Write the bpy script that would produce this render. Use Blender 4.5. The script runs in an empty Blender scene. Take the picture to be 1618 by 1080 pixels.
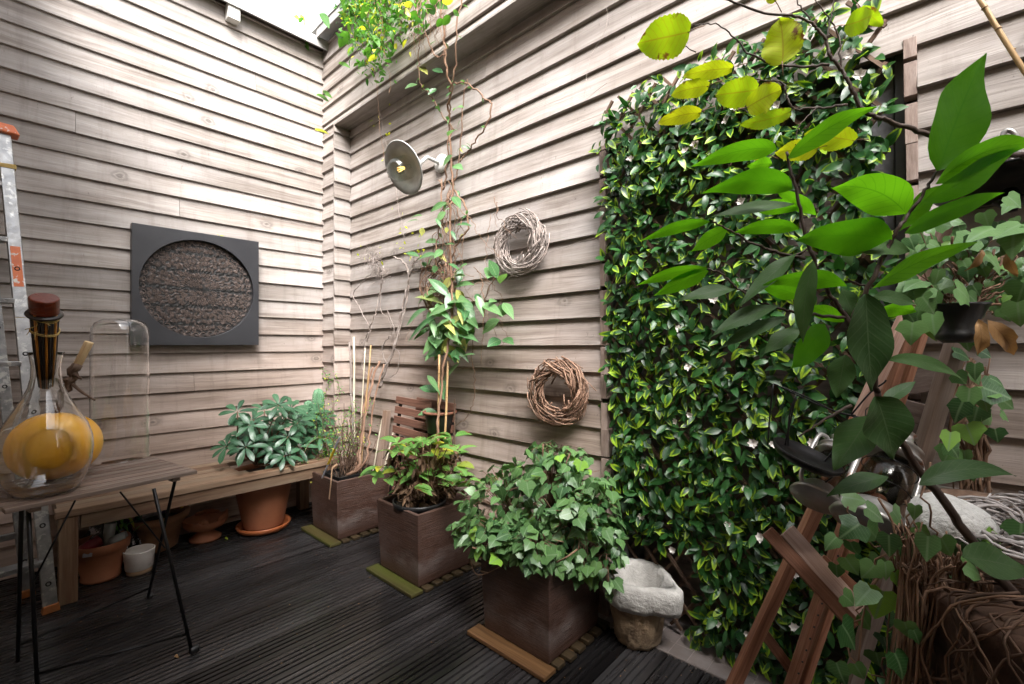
import bpy, math, random
import numpy as np
from mathutils import Vector, Matrix
R=random.Random(7)
NR=np.random.RandomState(11)
PI=math.pi
S=bpy.context.scene
COL=S.collection
# ------------------------------------------------------------------ camera
HC=1.22
YAW=math.radians(42.37)
FP=725.0
PIT=math.atan(5.6/FP); ROLL=math.radians(0.2)
CAM=np.array([2.83*HC,-1.335*HC,HC])
fw0=np.array([-math.sin(YAW),math.cos(YAW),0]); rt0=np.array([math.cos(YAW),math.sin(YAW),0]); up0=np.array([0,0,1.0])
FW=fw0*math.cos(PIT)+up0*math.sin(PIT); UPv=up0*math.cos(PIT)-fw0*math.sin(PIT)
RT=rt0*math.cos(-ROLL)+UPv*math.sin(-ROLL); UPV=UPv*math.cos(-ROLL)-rt0*math.sin(-ROLL)
cd=bpy.data.cameras.new('camera'); cam=bpy.data.objects.new('camera',cd); COL.objects.link(cam)
cd.sensor_width=36; cd.lens=FP/1618*36; cd.clip_start=0.02; cd.clip_end=500
cam.matrix_world=Matrix(((RT[0],UPV[0],-FW[0],CAM[0]),(RT[1],UPV[1],-FW[1],CAM[1]),(RT[2],UPV[2],-FW[2],CAM[2]),(0,0,0,1)))
S.camera=cam
# ------------------------------------------------------------------ light
SUN_EL=47; SUN_AZ=128      # degrees, azimuth clockwise from +Y
w=bpy.data.worlds.new('World'); S.world=w; w.use_nodes=True
nt=w.node_tree; nt.nodes.clear()
o_=nt.nodes.new('ShaderNodeOutputWorld'); b_=nt.nodes.new('ShaderNodeBackground'); s_=nt.nodes.new('ShaderNodeTexSky')
h_=nt.nodes.new('ShaderNodeHueSaturation')
s_.sky_type='NISHITA'; s_.sun_disc=False; s_.sun_elevation=math.radians(SUN_EL); s_.sun_rotation=math.radians(SUN_AZ)
s_.air_density=1.0; s_.dust_density=4.0; s_.ozone_density=1.0
h_.inputs['Saturation'].default_value=0.16; h_.inputs['Value'].default_value=1.0
b_.inputs['Strength'].default_value=0.15
nt.links.new(s_.outputs[0],h_.inputs['Color']); nt.links.new(h_.outputs[0],b_.inputs[0]); nt.links.new(b_.outputs[0],o_.inputs[0])
ld=bpy.data.lights.new('sun','SUN'); ld.energy=2.7; ld.angle=math.radians(40); ld.color=(1,0.97,0.93)
lo=bpy.data.objects.new('sun',ld); COL.objects.link(lo)
az=math.radians(SUN_AZ); el=math.radians(SUN_EL)
sd=Vector((math.sin(az)*math.cos(el),math.cos(az)*math.cos(el),math.sin(el)))
lo.rotation_euler=sd.to_track_quat('Z','Y').to_euler()
S.view_settings.view_transform='Standard'; S.view_settings.look='None'; S.view_settings.gamma=1
S.view_settings.exposure=2.3
S.render.engine='CYCLES'
try:
    S.cycles.max_bounces=12; S.cycles.transmission_bounces=12; S.cycles.transparent_max_bounces=16; S.cycles.diffuse_bounces=6
except Exception: pass
# ------------------------------------------------------------------ pixel -> world
def ray(x,y): return FW+(x-809)/FP*RT-(y-540)/FP*UPV
def onX(x,y,v): d=ray(x,y); return CAM+d*(v-CAM[0])/d[0]
def onY(x,y,v): d=ray(x,y); return CAM+d*(v-CAM[1])/d[1]
def onZ(x,y,v): d=ray(x,y); return CAM+d*(v-CAM[2])/d[2]
def at(x,y,d): return CAM+ray(x,y)*d
def V(*a): return np.array(a,float)
def nrm(v):
    v=np.asarray(v,float); return v/(np.linalg.norm(v)+1e-12)
# ------------------------------------------------------------------ objects
ORG={}
def tag(o,label=None,cat=None,group=None,kind=None):
    if label: o['label']=label
    if cat: o['category']=cat
    if group: o['group']=group
    if kind: o['kind']=kind
    return o
def thing(name,label,cat,loc,group=None):
    o=bpy.data.objects.new(name,None); COL.objects.link(o); o.location=tuple(map(float,loc)); o.empty_display_size=.05
    ORG[o.name]=V(*loc)
    return tag(o,label,cat,group)
def org_of(p):
    return ORG[p.name] if p is not None else V(0,0,0)
class MB:
    def __init__(s): s.v=[]; s.f=[]; s.uv=[]; s.r=[]; s.id=0.0
    def add(s,vs,fs,uvs=None,r=None):
        n=len(s.v); s.v.extend([tuple(map(float,p)) for p in vs])
        for i,f in enumerate(fs):
            s.f.append(tuple(n+k for k in f))
            if uvs is None: s.uv.extend([(0.,0.)]*len(f))
            else: s.uv.extend(uvs[i])
        s.r.extend([s.id if r is None else r]*len(vs))
    def frame(s,c,ax,ay,az,sx,sy,sz,long=0,top=(1,1)):
        """box centred c, axes ax ay az, sizes; long = index of the grain axis; top = taper of the +z end"""
        c=np.asarray(c,float); A=[nrm(ax)*sx/2,nrm(ay)*sy/2,nrm(az)*sz/2]
        P=[]
        for k in (-1,1):
            tx,ty=(1,1) if k<0 else top
            for j in (-1,1):
                for i in (-1,1): P.append(c+A[0]*i*tx+A[1]*j*ty+A[2]*k)
        F=[(0,2,3,1),(4,5,7,6),(0,1,5,4),(2,6,7,3),(0,4,6,2),(1,3,7,5)]
        sz3=[sx,sy,sz]; loc=[(i,j,k) for k in (-1,1) for j in (-1,1) for i in (-1,1)]
        off=R.random()*50; uv=[]
        for f in F:
            L=[loc[q] for q in f]
            const=[a for a in range(3) if len(set(l[a] for l in L))==1][0]
            oth=[a for a in range(3) if a!=const]
            if long in oth: u=long; v=[a for a in oth if a!=long][0]
            else: u,v=oth
            uv.append([(l[u]*sz3[u]/2+off,l[v]*sz3[v]/2+off*1.7+const*.37) for l in L])
        s.add(P,F,uv,R.random())
        return s
    def box(s,x0,x1,y0,y1,z0,z1,long=0):
        return s.frame(((x0+x1)/2,(y0+y1)/2,(z0+z1)/2),(1,0,0),(0,1,0),(0,0,1),abs(x1-x0),abs(y1-y0),abs(z1-z0),long)
    def bar(s,a,b,w,h,up=(0,0,1)):
        a=np.asarray(a,float); b=np.asarray(b,float); d=nrm(b-a); sd=nrm(np.cross(d,up)); u=np.cross(sd,d)
        return s.frame((a+b)/2,d,sd,u,np.linalg.norm(b-a),w,h,0)
    def tube(s,pts,rad,seg=8,cap=True,r=None):
        pts=[np.asarray(p,float) for p in pts]; n=len(pts)
        if not hasattr(rad,'__len__'): rad=[rad]*n
        t0=nrm(pts[1]-pts[0]); ref=V(0,0,1) if abs(t0[2])<.9 else V(1,0,0)
        a=nrm(np.cross(t0,ref)); vs=[]; L=0; off=R.random()*20; us=[]
        for i,p in enumerate(pts):
            t=nrm(pts[min(i+1,n-1)]-pts[max(i-1,0)])
            a=nrm(a-t*np.dot(a,t)); b=np.cross(t,a)
            if i: L+=np.linalg.norm(p-pts[i-1])
            us.append(L)
            for k in range(seg):
                q=2*PI*k/seg; vs.append(p+(a*math.cos(q)+b*math.sin(q))*rad[i])
        fs=[];uv=[]
        for i in range(n-1):
            for k in range(seg):
                k2=(k+1)%seg
                fs.append((i*seg+k,i*seg+k2,(i+1)*seg+k2,(i+1)*seg+k))
                c=2*PI*rad[i]/seg
                uv.append([(us[i]+off,k*c+off),(us[i]+off,(k+1)*c+off),(us[i+1]+off,(k+1)*c+off),(us[i+1]+off,k*c+off)])
        if cap:
            fs.append(tuple(reversed(range(seg)))); uv.append([(0,0)]*seg)
            fs.append(tuple((n-1)*seg+k for k in range(seg))); uv.append([(0,0)]*seg)
        s.add(vs,fs,uv,R.random() if r is None else r); return s
    def lathe(s,prof,c,seg=40,ax=(0,0,1),ex=None,wob=0,closed=True,sc=(1,1)):
        """prof [(r,z)...] revolved about axis ax through c"""
        az=nrm(ax); ref=V(1,0,0) if abs(az[0])<.9 else V(0,1,0)
        a=nrm(ref-az*np.dot(ref,az)); b=np.cross(az,a); c=np.asarray(c,float); vs=[];n=len(prof)
        for i,(r,z) in enumerate(prof):
            for k in range(seg):
                q=2*PI*k/seg; rr=r*(1+(wob*(math.sin(3*q+z*20)+.6*math.sin(7*q+z*31)+.5*math.sin(11*q-z*50)) if wob else 0))
                if ex: rr+=ex(q,z,r)
                vs.append(c+(a*math.cos(q)*sc[0]+b*math.sin(q)*sc[1])*rr+az*z)
        fs=[];uv=[]
        for i in range(n-1):
            for k in range(seg):
                k2=(k+1)%seg
                fs.append((i*seg+k,i*seg+k2,(i+1)*seg+k2,(i+1)*seg+k))
                uv.append([(k/seg,prof[i][1]),((k+1)/seg,prof[i][1]),((k+1)/seg,prof[i+1][1]),(k/seg,prof[i+1][1])])
        s.add(vs,fs,uv,R.random()); return s
    def build(s,name,mat,parent=None,smooth=False,bevel=0,origin=None,label=None,solid=0,sub=0):
        me=bpy.data.meshes.new(name)
        o=bpy.data.objects.new(name,me); COL.objects.link(o)
        if parent is not None: L=org_of(parent); base=ORG[parent.name]
        else:
            L=V(*origin) if origin is not None else V(0,0,0)
        me.from_pydata([(p[0]-L[0],p[1]-L[1],p[2]-L[2]) for p in s.v],[],s.f)
        ul=me.uv_layers.new(name='uv'); ul.data.foreach_set('uv',np.array(s.uv,dtype=np.float32).ravel())
        at_=me.attributes.new('rnd','FLOAT','POINT'); at_.data.foreach_set('value',np.array(s.r,dtype=np.float32))
        me.materials.append(mat)
        if smooth: me.polygons.foreach_set('use_smooth',[True]*len(me.polygons))
        if parent is not None: o.parent=parent; ORG[o.name]=L
        else: o.location=tuple(L); ORG[o.name]=L
        if bevel:
            m=o.modifiers.new('bevel','BEVEL'); m.width=bevel; m.segments=2; m.limit_method='ANGLE'; m.angle_limit=math.radians(40)
        if solid:
            m=o.modifiers.new('solid','SOLIDIFY'); m.thickness=solid; m.offset=-1
        if sub:
            m=o.modifiers.new('sub','SUBSURF'); m.levels=sub; m.render_levels=sub
        if label: o['label']=label
        me.update(); return o
# ------------------------------------------------------------------ materials
def nodes(name):
    m=bpy.data.materials.new(name); m.use_nodes=True; n=m.node_tree.nodes; n.clear()
    out=n.new('ShaderNodeOutputMaterial'); p=n.new('ShaderNodeBsdfPrincipled'); m.node_tree.links.new(p.outputs[0],out.inputs[0])
    return m,n,m.node_tree.links,p,out
def ramp(n,l,src,stops):
    r=n.new('ShaderNodeValToRGB'); e=r.color_ramp.elements
    while len(e)<len(stops): e.new(.5)
    for i,(pos,c) in enumerate(stops):
        e[i].position=pos; e[i].color=(*c,1) if hasattr(c,'__len__') else (c,c,c,1)
    l.new(src,r.inputs[0]); return r.outputs[0]
def noise(n,l,vec,scale,detail=4,rough=.55,dist=0):
    t=n.new('ShaderNodeTexNoise'); t.inputs['Scale'].default_value=scale; t.inputs['Detail'].default_value=detail
    t.inputs['Roughness'].default_value=rough; t.inputs['Distortion'].default_value=dist
    if vec is not None: l.new(vec,t.inputs['Vector'])
    return t.outputs[0]
def mapping(n,l,vec,scale=(1,1,1),loc=None):
    m=n.new('ShaderNodeMapping'); m.inputs['Scale'].default_value=scale; l.new(vec,m.inputs[0]); return m.outputs[0]
def mixc(n,l,fac,a,b,mode='MIX'):
    m=n.new('ShaderNodeMix'); m.data_type='RGBA'; m.blend_type=mode
    def s(sock,v):
        if isinstance(v,bpy.types.NodeSocket): l.new(v,sock)
        elif hasattr(v,'__len__'): sock.default_value=(*v,1)
        else: sock.default_value=v
    s(m.inputs[0],fac); s(m.inputs[6],a); s(m.inputs[7],b); return m.outputs[2]
def math_(n,l,op,a,b=None,c=None):
    m=n.new('ShaderNodeMath'); m.operation=op
    for i,v in enumerate((a,b,c)):
        if v is None: continue
        if isinstance(v,bpy.types.NodeSocket): l.new(v,m.inputs[i])
        else: m.inputs[i].default_value=v
    return m.outputs[0]
def bumpn(n,l,p,h,dist,strength=1):
    b=n.new('ShaderNodeBump'); b.inputs['Strength'].default_value=strength; b.inputs['Distance'].default_value=dist
    l.new(h,b.inputs['Height']); l.new(b.outputs[0],p.inputs['Normal']); return b
def attr(n,name):
    a=n.new('ShaderNodeAttribute'); a.attribute_name=name; return a
def objco(n): return n.new('ShaderNodeTexCoord').outputs['Object']
def mat_basic(name,c1,c2,scale=8,rough=.6,bump=.002,bscale=60,stretch=(1,1,1),metal=0,stain=None,rvar=.1,detail=6,stscale=3,stlo=.5,sthi=.65,coat=0):
    m,n,l,p,o=nodes(name); co=mapping(n,l,objco(n),stretch)
    f=ramp(n,l,noise(n,l,co,scale,detail,.6),[(.32,0),(.68,1)])
    c=mixc(n,l,f,c1,c2)
    if stain:
        g=ramp(n,l,noise(n,l,objco(n),stscale,6,.65,.5),[(stlo,0),(sthi,1)]); c=mixc(n,l,g,c,stain)
    l.new(c,p.inputs['Base Color']); p.inputs['Metallic'].default_value=metal
    rr=n.new('ShaderNodeMapRange'); l.new(noise(n,l,co,scale*2,4),rr.inputs[0]); rr.inputs[1].default_value=.3; rr.inputs[2].default_value=.7
    rr.inputs[3].default_value=rough-rvar; rr.inputs[4].default_value=rough+rvar; l.new(rr.outputs[0],p.inputs['Roughness'])
    if bump: bumpn(n,l,p,noise(n,l,co,bscale,6,.6),bump)
    if coat: p.inputs['Coat Weight'].default_value=coat; p.inputs['Coat Roughness'].default_value=.15
    return m
def mat_wood(name,dark,mid,light,rough=.6,gu=2.2,gv=60,bump=.0012,knots=.0,grey=None,vary=.35,spec=.4,mott=.35,low_warm_light=None):
    """grain runs along uv.u; rnd attribute shifts tone per piece"""
    m,n,l,p,o=nodes(name); uv=n.new('ShaderNodeUVMap'); uv.uv_map='uv'; rn=attr(n,'rnd').outputs['Fac']
    sep=n.new('ShaderNodeSeparateXYZ'); l.new(uv.outputs[0],sep.inputs[0])
    cb=n.new('ShaderNodeCombineXYZ'); l.new(sep.outputs[0],cb.inputs[0]); l.new(sep.outputs[1],cb.inputs[1])
    l.new(math_(n,l,'MULTIPLY',rn,37.0),cb.inputs[2]); vec=cb.outputs[0]
    # warp
    wv=noise(n,l,mapping(n,l,vec,(1.5,6,1)),1,3)
    warped=n.new('ShaderNodeVectorMath'); warped.operation='ADD'; l.new(vec,warped.inputs[0])
    c3=n.new('ShaderNodeCombineXYZ'); l.new(math_(n,l,'MULTIPLY',wv,.05),c3.inputs[1]); l.new(c3.outputs[0],warped.inputs[1])
    g=noise(n,l,mapping(n,l,warped.outputs[0],(gu,gv,1)),1,6,.62)
    fine=noise(n,l,mapping(n,l,warped.outputs[0],(gu*4,gv*5,1)),1,4,.6)
    big=noise(n,l,mapping(n,l,vec,(1.2,5,1)),1,4,.6)
    c=ramp(n,l,g,[(.28,dark),(.5,mid),(.74,light)])
    c=mixc(n,l,ramp(n,l,fine,[(.35,1),(.6,0)]),c,mixc(n,l,.35,c,dark))
    if grey: c=mixc(n,l,ramp(n,l,big,[(.4,0),(.65,.75)]),c,grey)
    if low_warm_light:   # rain streaks and grime running down the boards
        gp_=n.new('ShaderNodeNewGeometry'); sk=noise(n,l,mapping(n,l,gp_.outputs['Position'],(14,14,.9)),1,5,.7)
        c=mixc(n,l,ramp(n,l,sk,[(.52,0),(.74,.38)]),c,(.13,.10,.085))
        sk2=noise(n,l,mapping(n,l,gp_.outputs['Position'],(60,60,22)),1,3,.8)
        c=mixc(n,l,ramp(n,l,sk2,[(.66,0),(.74,.55)]),c,(.07,.05,.04))
    if low_warm_light:   # warm light on the lower boards, painted in as a brown tint
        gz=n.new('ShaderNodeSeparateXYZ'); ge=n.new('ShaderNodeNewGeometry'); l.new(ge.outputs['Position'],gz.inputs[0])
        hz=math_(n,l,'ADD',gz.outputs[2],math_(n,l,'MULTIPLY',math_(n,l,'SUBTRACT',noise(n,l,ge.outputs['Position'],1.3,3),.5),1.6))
        c=mixc(n,l,ramp(n,l,math_(n,l,'MULTIPLY',hz,.5),[(.12,.55),(.80,.0)]),c,mixc(n,l,1.0,c,tuple(q*3.6 for q in low_warm_light),'MULTIPLY'))
    tone=math_(n,l,'ADD',math_(n,l,'MULTIPLY',rn,vary),1-vary/2)
    tone=math_(n,l,'MULTIPLY',tone,math_(n,l,'ADD',math_(n,l,'MULTIPLY',big,mott*2),1-mott))
    cc=n.new('ShaderNodeCombineXYZ'); [l.new(tone,cc.inputs[i]) for i in range(3)]
    c=mixc(n,l,1.0,c,cc.outputs[0],'MULTIPLY')
    hgt=g
    if knots:
        vo=n.new('ShaderNodeTexVoronoi'); vo.voronoi_dimensions='2D'; vo.inputs['Scale'].default_value=1; vo.inputs['Randomness'].default_value=1
        l.new(mapping(n,l,warped.outputs[0],(3.2,5.2,1)),vo.inputs['Vector'])
        spx=n.new('ShaderNodeSeparateColor'); l.new(vo.outputs['Color'],spx.inputs[0])
        on=math_(n,l,'GREATER_THAN',spx.outputs[0],1-knots)
        kd=math_(n,l,'ADD',vo.outputs['Distance'],math_(n,l,'MULTIPLY',math_(n,l,'SUBTRACT',noise(n,l,mapping(n,l,vec,(9,22,1)),1,4,.7),.5),.22))
        rings=math_(n,l,'SINE',math_(n,l,'MULTIPLY',kd,70))
        core=ramp(n,l,kd,[(.0,1),(.03,.85),(.06,.25),(.085,.7),(.20,0)])
        k=math_(n,l,'MULTIPLY',core,on)
        k=math_(n,l,'MULTIPLY',k,math_(n,l,'ADD',math_(n,l,'MULTIPLY',rings,.2),.75))
        c=mixc(n,l,math_(n,l,'MULTIPLY',k,.8),c,tuple(x*.45 for x in dark))
    l.new(c,p.inputs['Base Color']); p.inputs['Specular IOR Level'].default_value=spec
    rr=n.new('ShaderNodeMapRange'); l.new(g,rr.inputs[0]); rr.inputs[1].default_value=.3; rr.inputs[2].default_value=.7
    rr.inputs[3].default_value=rough+.08; rr.inputs[4].default_value=rough-.08; l.new(rr.outputs[0],p.inputs['Roughness'])
    bumpn(n,l,p,math_(n,l,'ADD',hgt,math_(n,l,'MULTIPLY',fine,.5)),bump)
    return m
def mat_leaf(name,dark,light,vein=None,edge=None,edge_amt=0,brown=0,rough=.35,trans=.35,tcol=None,bumpy=.0008,yell=0,ycol=(.55,.5,.03),veinw=.03,spec=.5,radial=False):
    m,n,l,p,o=nodes(name); uv=n.new('ShaderNodeUVMap'); uv.uv_map='uv'; rn=attr(n,'rnd').outputs['Fac']
    sep=n.new('ShaderNodeSeparateXYZ'); l.new(uv.outputs[0],sep.inputs[0]); u,v=sep.outputs[0],sep.outputs[1]
    au=math_(n,l,'ABSOLUTE',math_(n,l,'SUBTRACT',u,.5))          # 0 at midrib .. .5 at edge
    no=noise(n,l,objco(n),45,3)
    f=math_(n,l,'ADD',math_(n,l,'MULTIPLY',rn,.75),math_(n,l,'MULTIPLY',no,.35))
    c=ramp(n,l,f,[(.15,dark),(.85,light)])
    if yell:
        y=ramp(n,l,math_(n,l,'FRACT',math_(n,l,'MULTIPLY',rn,7.31)),[(1-yell-.05,0),(1-yell+.02,1)]); c=mixc(n,l,y,c,ycol)
    if edge:
        e=math_(n,l,'ADD',math_(n,l,'MULTIPLY',au,.75),math_(n,l,'MULTIPLY',v,.6))
        e=math_(n,l,'ADD',e,math_(n,l,'MULTIPLY',math_(n,l,'FRACT',math_(n,l,'MULTIPLY',rn,13.7)),.85))
        c=mixc(n,l,ramp(n,l,math_(n,l,'MULTIPLY',e,.6),[(.71-edge_amt,0),(.84-edge_amt,1)]),c,edge)
    # midrib and side veins
    mid=ramp(n,l,au,[(veinw*.3,1),(veinw,0)])
    sv=math_(n,l,'SINE',math_(n,l,'MULTIPLY',math_(n,l,'SUBTRACT',v,math_(n,l,'MULTIPLY',au,.45)),55))
    svr=ramp(n,l,sv,[(.86,0),(1.0,.55)])
    vf=math_(n,l,'MAXIMUM',mid,svr)
    if radial:
        du=math_(n,l,'SUBTRACT',u,.5); vv=math_(n,l,'ADD',v,.03); an=math_(n,l,'ARCTAN2',du,vv); rd=math_(n,l,'SQRT',math_(n,l,'ADD',math_(n,l,'MULTIPLY',du,du),math_(n,l,'MULTIPLY',vv,vv)))
        q=math_(n,l,'ABSOLUTE',math_(n,l,'SUBTRACT',math_(n,l,'FRACT',math_(n,l,'ADD',math_(n,l,'DIVIDE',an,.62),.5)),.5))
        vf=ramp(n,l,math_(n,l,'MULTIPLY',q,rd),[(.012,1),(.032,0)])
    c=mixc(n,l,math_(n,l,'MULTIPLY',vf,.7 if vein else 0),c,vein or dark)
    if brown:
        bn=noise(n,l,objco(n),22,5,.65); bb=math_(n,l,'ADD',bn,math_(n,l,'MULTIPLY',au,.35))
        c=mixc(n,l,ramp(n,l,bb,[(.75-brown,0),(.83-brown,1)]),c,(.16,.07,.03))
    l.new(c,p.inputs['Base Color']); p.inputs['Roughness'].default_value=rough; p.inputs['Specular IOR Level'].default_value=spec
    bumpn(n,l,p,math_(n,l,'ADD',math_(n,l,'MULTIPLY',math_(n,l,'ABSOLUTE',sv),.10),math_(n,l,'MULTIPLY',no,1.2)),bumpy)
    tr=n.new('ShaderNodeBsdfTranslucent'); mx=n.new('ShaderNodeMixShader'); mx.inputs[0].default_value=trans
    tc=mixc(n,l,1.0,c,tcol or (1.5,1.7,.7),'MULTIPLY'); l.new(tc,tr.inputs[0])
    l.new(p.outputs[0],mx.inputs[1]); l.new(tr.outputs[0],mx.inputs[2]); l.new(mx.outputs[0],o.inputs[0])
    return m
def mat_glass(name,col=(1,1,1),rough=0.0):
    m,n,l,p,o=nodes(name); p.inputs['Transmission Weight'].default_value=1; p.inputs['IOR'].default_value=1.45
    p.inputs['Roughness'].default_value=rough; p.inputs['Base Color'].default_value=(*col,1); return m
def mat_plain(name,c,rough=.5,metal=0,emit=0):
    m=mat_basic(name,c,tuple(x*.85 for x in c),scale=12,rough=rough,bump=.0004,bscale=90,metal=metal,rvar=.06)
    if emit:
        p=[q for q in m.node_tree.nodes if q.type=='BSDF_PRINCIPLED'][0]; p.inputs['Emission Color'].default_value=(*c,1); p.inputs['Emission Strength'].default_value=emit
    return m
M={}
M['clad']=mat_wood('weathered_cladding',(.14,.108,.090),(.295,.255,.228),(.42,.38,.352),rough=.6,gu=1.1,gv=34,bump=.0025,knots=.22,grey=(.37,.338,.325),vary=.30,mott=.30,low_warm_light=(.30,.205,.15))
M['endgrain']=mat_wood('cut_board_ends',(.16,.11,.09),(.27,.20,.17),(.36,.29,.26),rough=.7,gu=10,gv=60)
M['grey_paint']=mat_basic('grey_painted_boards',(.075,.073,.078),(.11,.105,.11),scale=5,rough=.55,bump=.0008,bscale=40,stretch=(1,1,8))
M['brown_board']=mat_wood('dark_door_boards',(.10,.075,.065),(.15,.115,.10),(.2,.16,.14),rough=.6,gu=2,gv=50)
M['flash']=mat_basic('zinc_flashing',(.26,.25,.24),(.38,.37,.36),scale=10,rough=.6,metal=.1,bump=.0005)
M['deck']=mat_wood('dark_ribbed_deck',(.006,.005,.005),(.020,.018,.0185),(.042,.039,.040),rough=.27,gu=1.3,gv=14,bump=.001,vary=1.5,mott=.6,spec=.6,grey=(.026,.025,.026))
M['bench']=mat_wood('bench_teak',(.09,.042,.022),(.19,.105,.062),(.30,.19,.12),rough=.6,gu=2,gv=70,vary=.4,grey=(.26,.20,.14),mott=.4)
M['table']=mat_wood('table_slats',(.09,.05,.036),(.20,.13,.10),(.36,.27,.22),rough=.55,gu=3,gv=90,vary=.4,grey=(.2,.165,.14))
M['chairw']=mat_wood('red_brown_slats',(.10,.045,.03),(.17,.08,.055),(.24,.125,.09),rough=.6,gu=4,gv=90,vary=.35)
M['easel']=mat_wood('mahogany_easel',(.13,.048,.026),(.27,.12,.07),(.42,.22,.14),rough=.45,gu=3,gv=80,vary=.35,mott=.35)
M['pinkwood']=mat_wood('faded_easel_wood',(.22,.125,.09),(.38,.24,.19),(.52,.37,.31),rough=.5,gu=3,gv=80,vary=.3)
M['post']=mat_wood('weathered_post',(.12,.065,.04),(.22,.145,.105),(.32,.25,.205),rough=.6,gu=2,gv=50,vary=.2,grey=(.26,.225,.2))
M['slab']=mat_wood('mossy_slat',(.03,.02,.008),(.065,.05,.017),(.10,.085,.03),rough=.5,gu=2,gv=60,grey=(.05,.065,.008))
M['slabdark']=mat_wood('shade_dark_slat',(.018,.012,.007),(.045,.03,.015),(.075,.05,.025),rough=.5,gu=2,gv=60)  # slats under the planters, their shade painted into a darker colour
M['slab2']=mat_wood('brown_slat',(.07,.032,.012),(.15,.075,.03),(.22,.12,.055),rough=.5,gu=2,gv=60)
M['bark']=mat_wood('twig_bark',(.05,.028,.018),(.12,.07,.045),(.22,.15,.11),rough=.8,gu=10,gv=120,bump=.001)
M['vine']=mat_wood('vine_stem',(.10,.05,.028),(.21,.12,.075),(.33,.22,.15),rough=.75,gu=8,gv=120,bump=.001,vary=.5)
M['greytwig']=mat_wood('grey_twigs',(.14,.10,.085),(.30,.25,.225),(.48,.43,.40),rough=.75,gu=8,gv=150,vary=.6)
M['browntwig']=mat_wood('brown_twigs',(.12,.06,.035),(.26,.15,.10),(.42,.29,.21),rough=.7,gu=8,gv=150,vary=.6)
M['roottwig']=mat_wood('dark_root',(.045,.022,.014),(.11,.06,.038),(.20,.125,.085),rough=.75,gu=8,gv=150,vary=.7)
M['whitetwig']=mat_wood('bleached_twigs',(.22,.19,.18),(.42,.38,.37),(.6,.57,.56),rough=.7,gu=8,gv=150,vary=.6)
M['cane']=mat_wood('bamboo_cane',(.30,.17,.07),(.45,.29,.14),(.58,.42,.24),rough=.4,gu=5,gv=80)
M['palecane']=mat_wood('pale_cane',(.35,.29,.2),(.5,.44,.34),(.65,.6,.5),rough=.5,gu=5,gv=80)
def mat_planter():
    m,n,l,p,o=nodes('ribbed_brown_planter'); co=objco(n)
    st=mapping(n,l,co,(6,6,150)); a=noise(n,l,st,1,5,.7,.3)
    c=ramp(n,l,a,[(.3,(.032,.014,.009)),(.7,(.088,.043,.030))])
    g=noise(n,l,mapping(n,l,co,(5,5,9)),1,6,.7); sp=n.new('ShaderNodeSeparateXYZ'); l.new(co,sp.inputs[0])
    low=ramp(n,l,sp.outputs[2],[(.03,0),(.10,1),(.22,.2)])
    c=mixc(n,l,math_(n,l,'MULTIPLY',ramp(n,l,g,[(.42,0),(.75,.55)]),low),c,(.30,.27,.26))
    l.new(c,p.inputs['Base Color']); p.inputs['Roughness'].default_value=.5
    bumpn(n,l,p,math_(n,l,'ADD',a,math_(n,l,'MULTIPLY',noise(n,l,mapping(n,l,co,(20,20,260)),1,3),.5)),.004); return m
M['planter']=mat_planter()
M['terra']=mat_basic('terracotta',(.26,.085,.035),(.36,.14,.07),scale=6,rough=.7,bump=.001,bscale=50,stain=(.42,.24,.16),stlo=.55,sthi=.8)
M['terra_aged']=mat_basic('aged_terracotta',(.22,.10,.05),(.34,.18,.10),scale=9,rough=.75,bump=.006,bscale=22,stain=(.08,.05,.035),stlo=.5,sthi=.7)
M['saucer']=mat_basic('wet_terracotta',(.30,.075,.022),(.38,.12,.045),scale=6,rough=.32,bump=.0006)
M['white_pot']=mat_basic('cream_glaze',(.62,.56,.52),(.66,.60,.56),scale=20,rough=.35,bump=0)
M['cork']=mat_basic('bare_clay_foot',(.40,.25,.15),(.46,.30,.19),scale=20,rough=.8,bump=.0005)
M['stone']=mat_basic('pitted_stone',(.34,.32,.30),(.56,.54,.51),scale=14,rough=.9,bump=.008,bscale=55,stain=(.17,.14,.11),stlo=.58,sthi=.72,stscale=7)
M['stone_low']=mat_basic('chiselled_stone',(.20,.13,.075),(.38,.28,.18),scale=16,rough=.9,bump=.012,bscale=32,stain=(.10,.06,.035),stlo=.5,sthi=.66,stscale=12)
M['white_stone']=mat_basic('white_rock',(.48,.47,.45),(.68,.67,.65),scale=18,rough=.9,bump=.012,bscale=45,stain=(.3,.27,.22),stlo=.6,sthi=.7,stscale=8)
M['black_plastic']=mat_plain('black_plastic',(.012,.012,.013),.4)
M['black_metal']=mat_plain('black_metal',(.015,.014,.015),.38,.6)
M['soil']=mat_basic('soil',(.012,.008,.006),(.035,.022,.015),scale=40,rough=.95,bump=.01,bscale=60)
M['frame_black']=mat_basic('charcoal_lacquer',(.022,.022,.026),(.032,.032,.037),scale=4,rough=.42,bump=.0004,bscale=120,rvar=.05)
M['alu']=mat_basic('scuffed_aluminium',(.20,.20,.205),(.38,.375,.37),scale=25,rough=.42,metal=.85,bump=.0006,bscale=80,stain=(.5,.49,.47),stlo=.55,sthi=.62,stscale=22,rvar=.12)
M['orange']=mat_basic('orange_plastic',(.62,.13,.035),(.75,.2,.07),scale=20,rough=.5,stain=(.75,.7,.65),stlo=.57,sthi=.62,stscale=35,bump=.0004)
M['footrub']=mat_basic('dirty_orange_rubber',(.40,.12,.02),(.24,.09,.03),scale=40,rough=.7,bump=.002)
M['grey_plastic']=mat_plain('pale_grey_plastic',(.36,.38,.37),.45)
M['red_plastic']=mat_plain('dark_red_plastic',(.22,.01,.02),.35)
M['green_plastic']=mat_plain('green_bottle_plastic',(.0,.14,.055),.25)
M['purple']=mat_plain('purple_label',(.13,.05,.26),.4)
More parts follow.
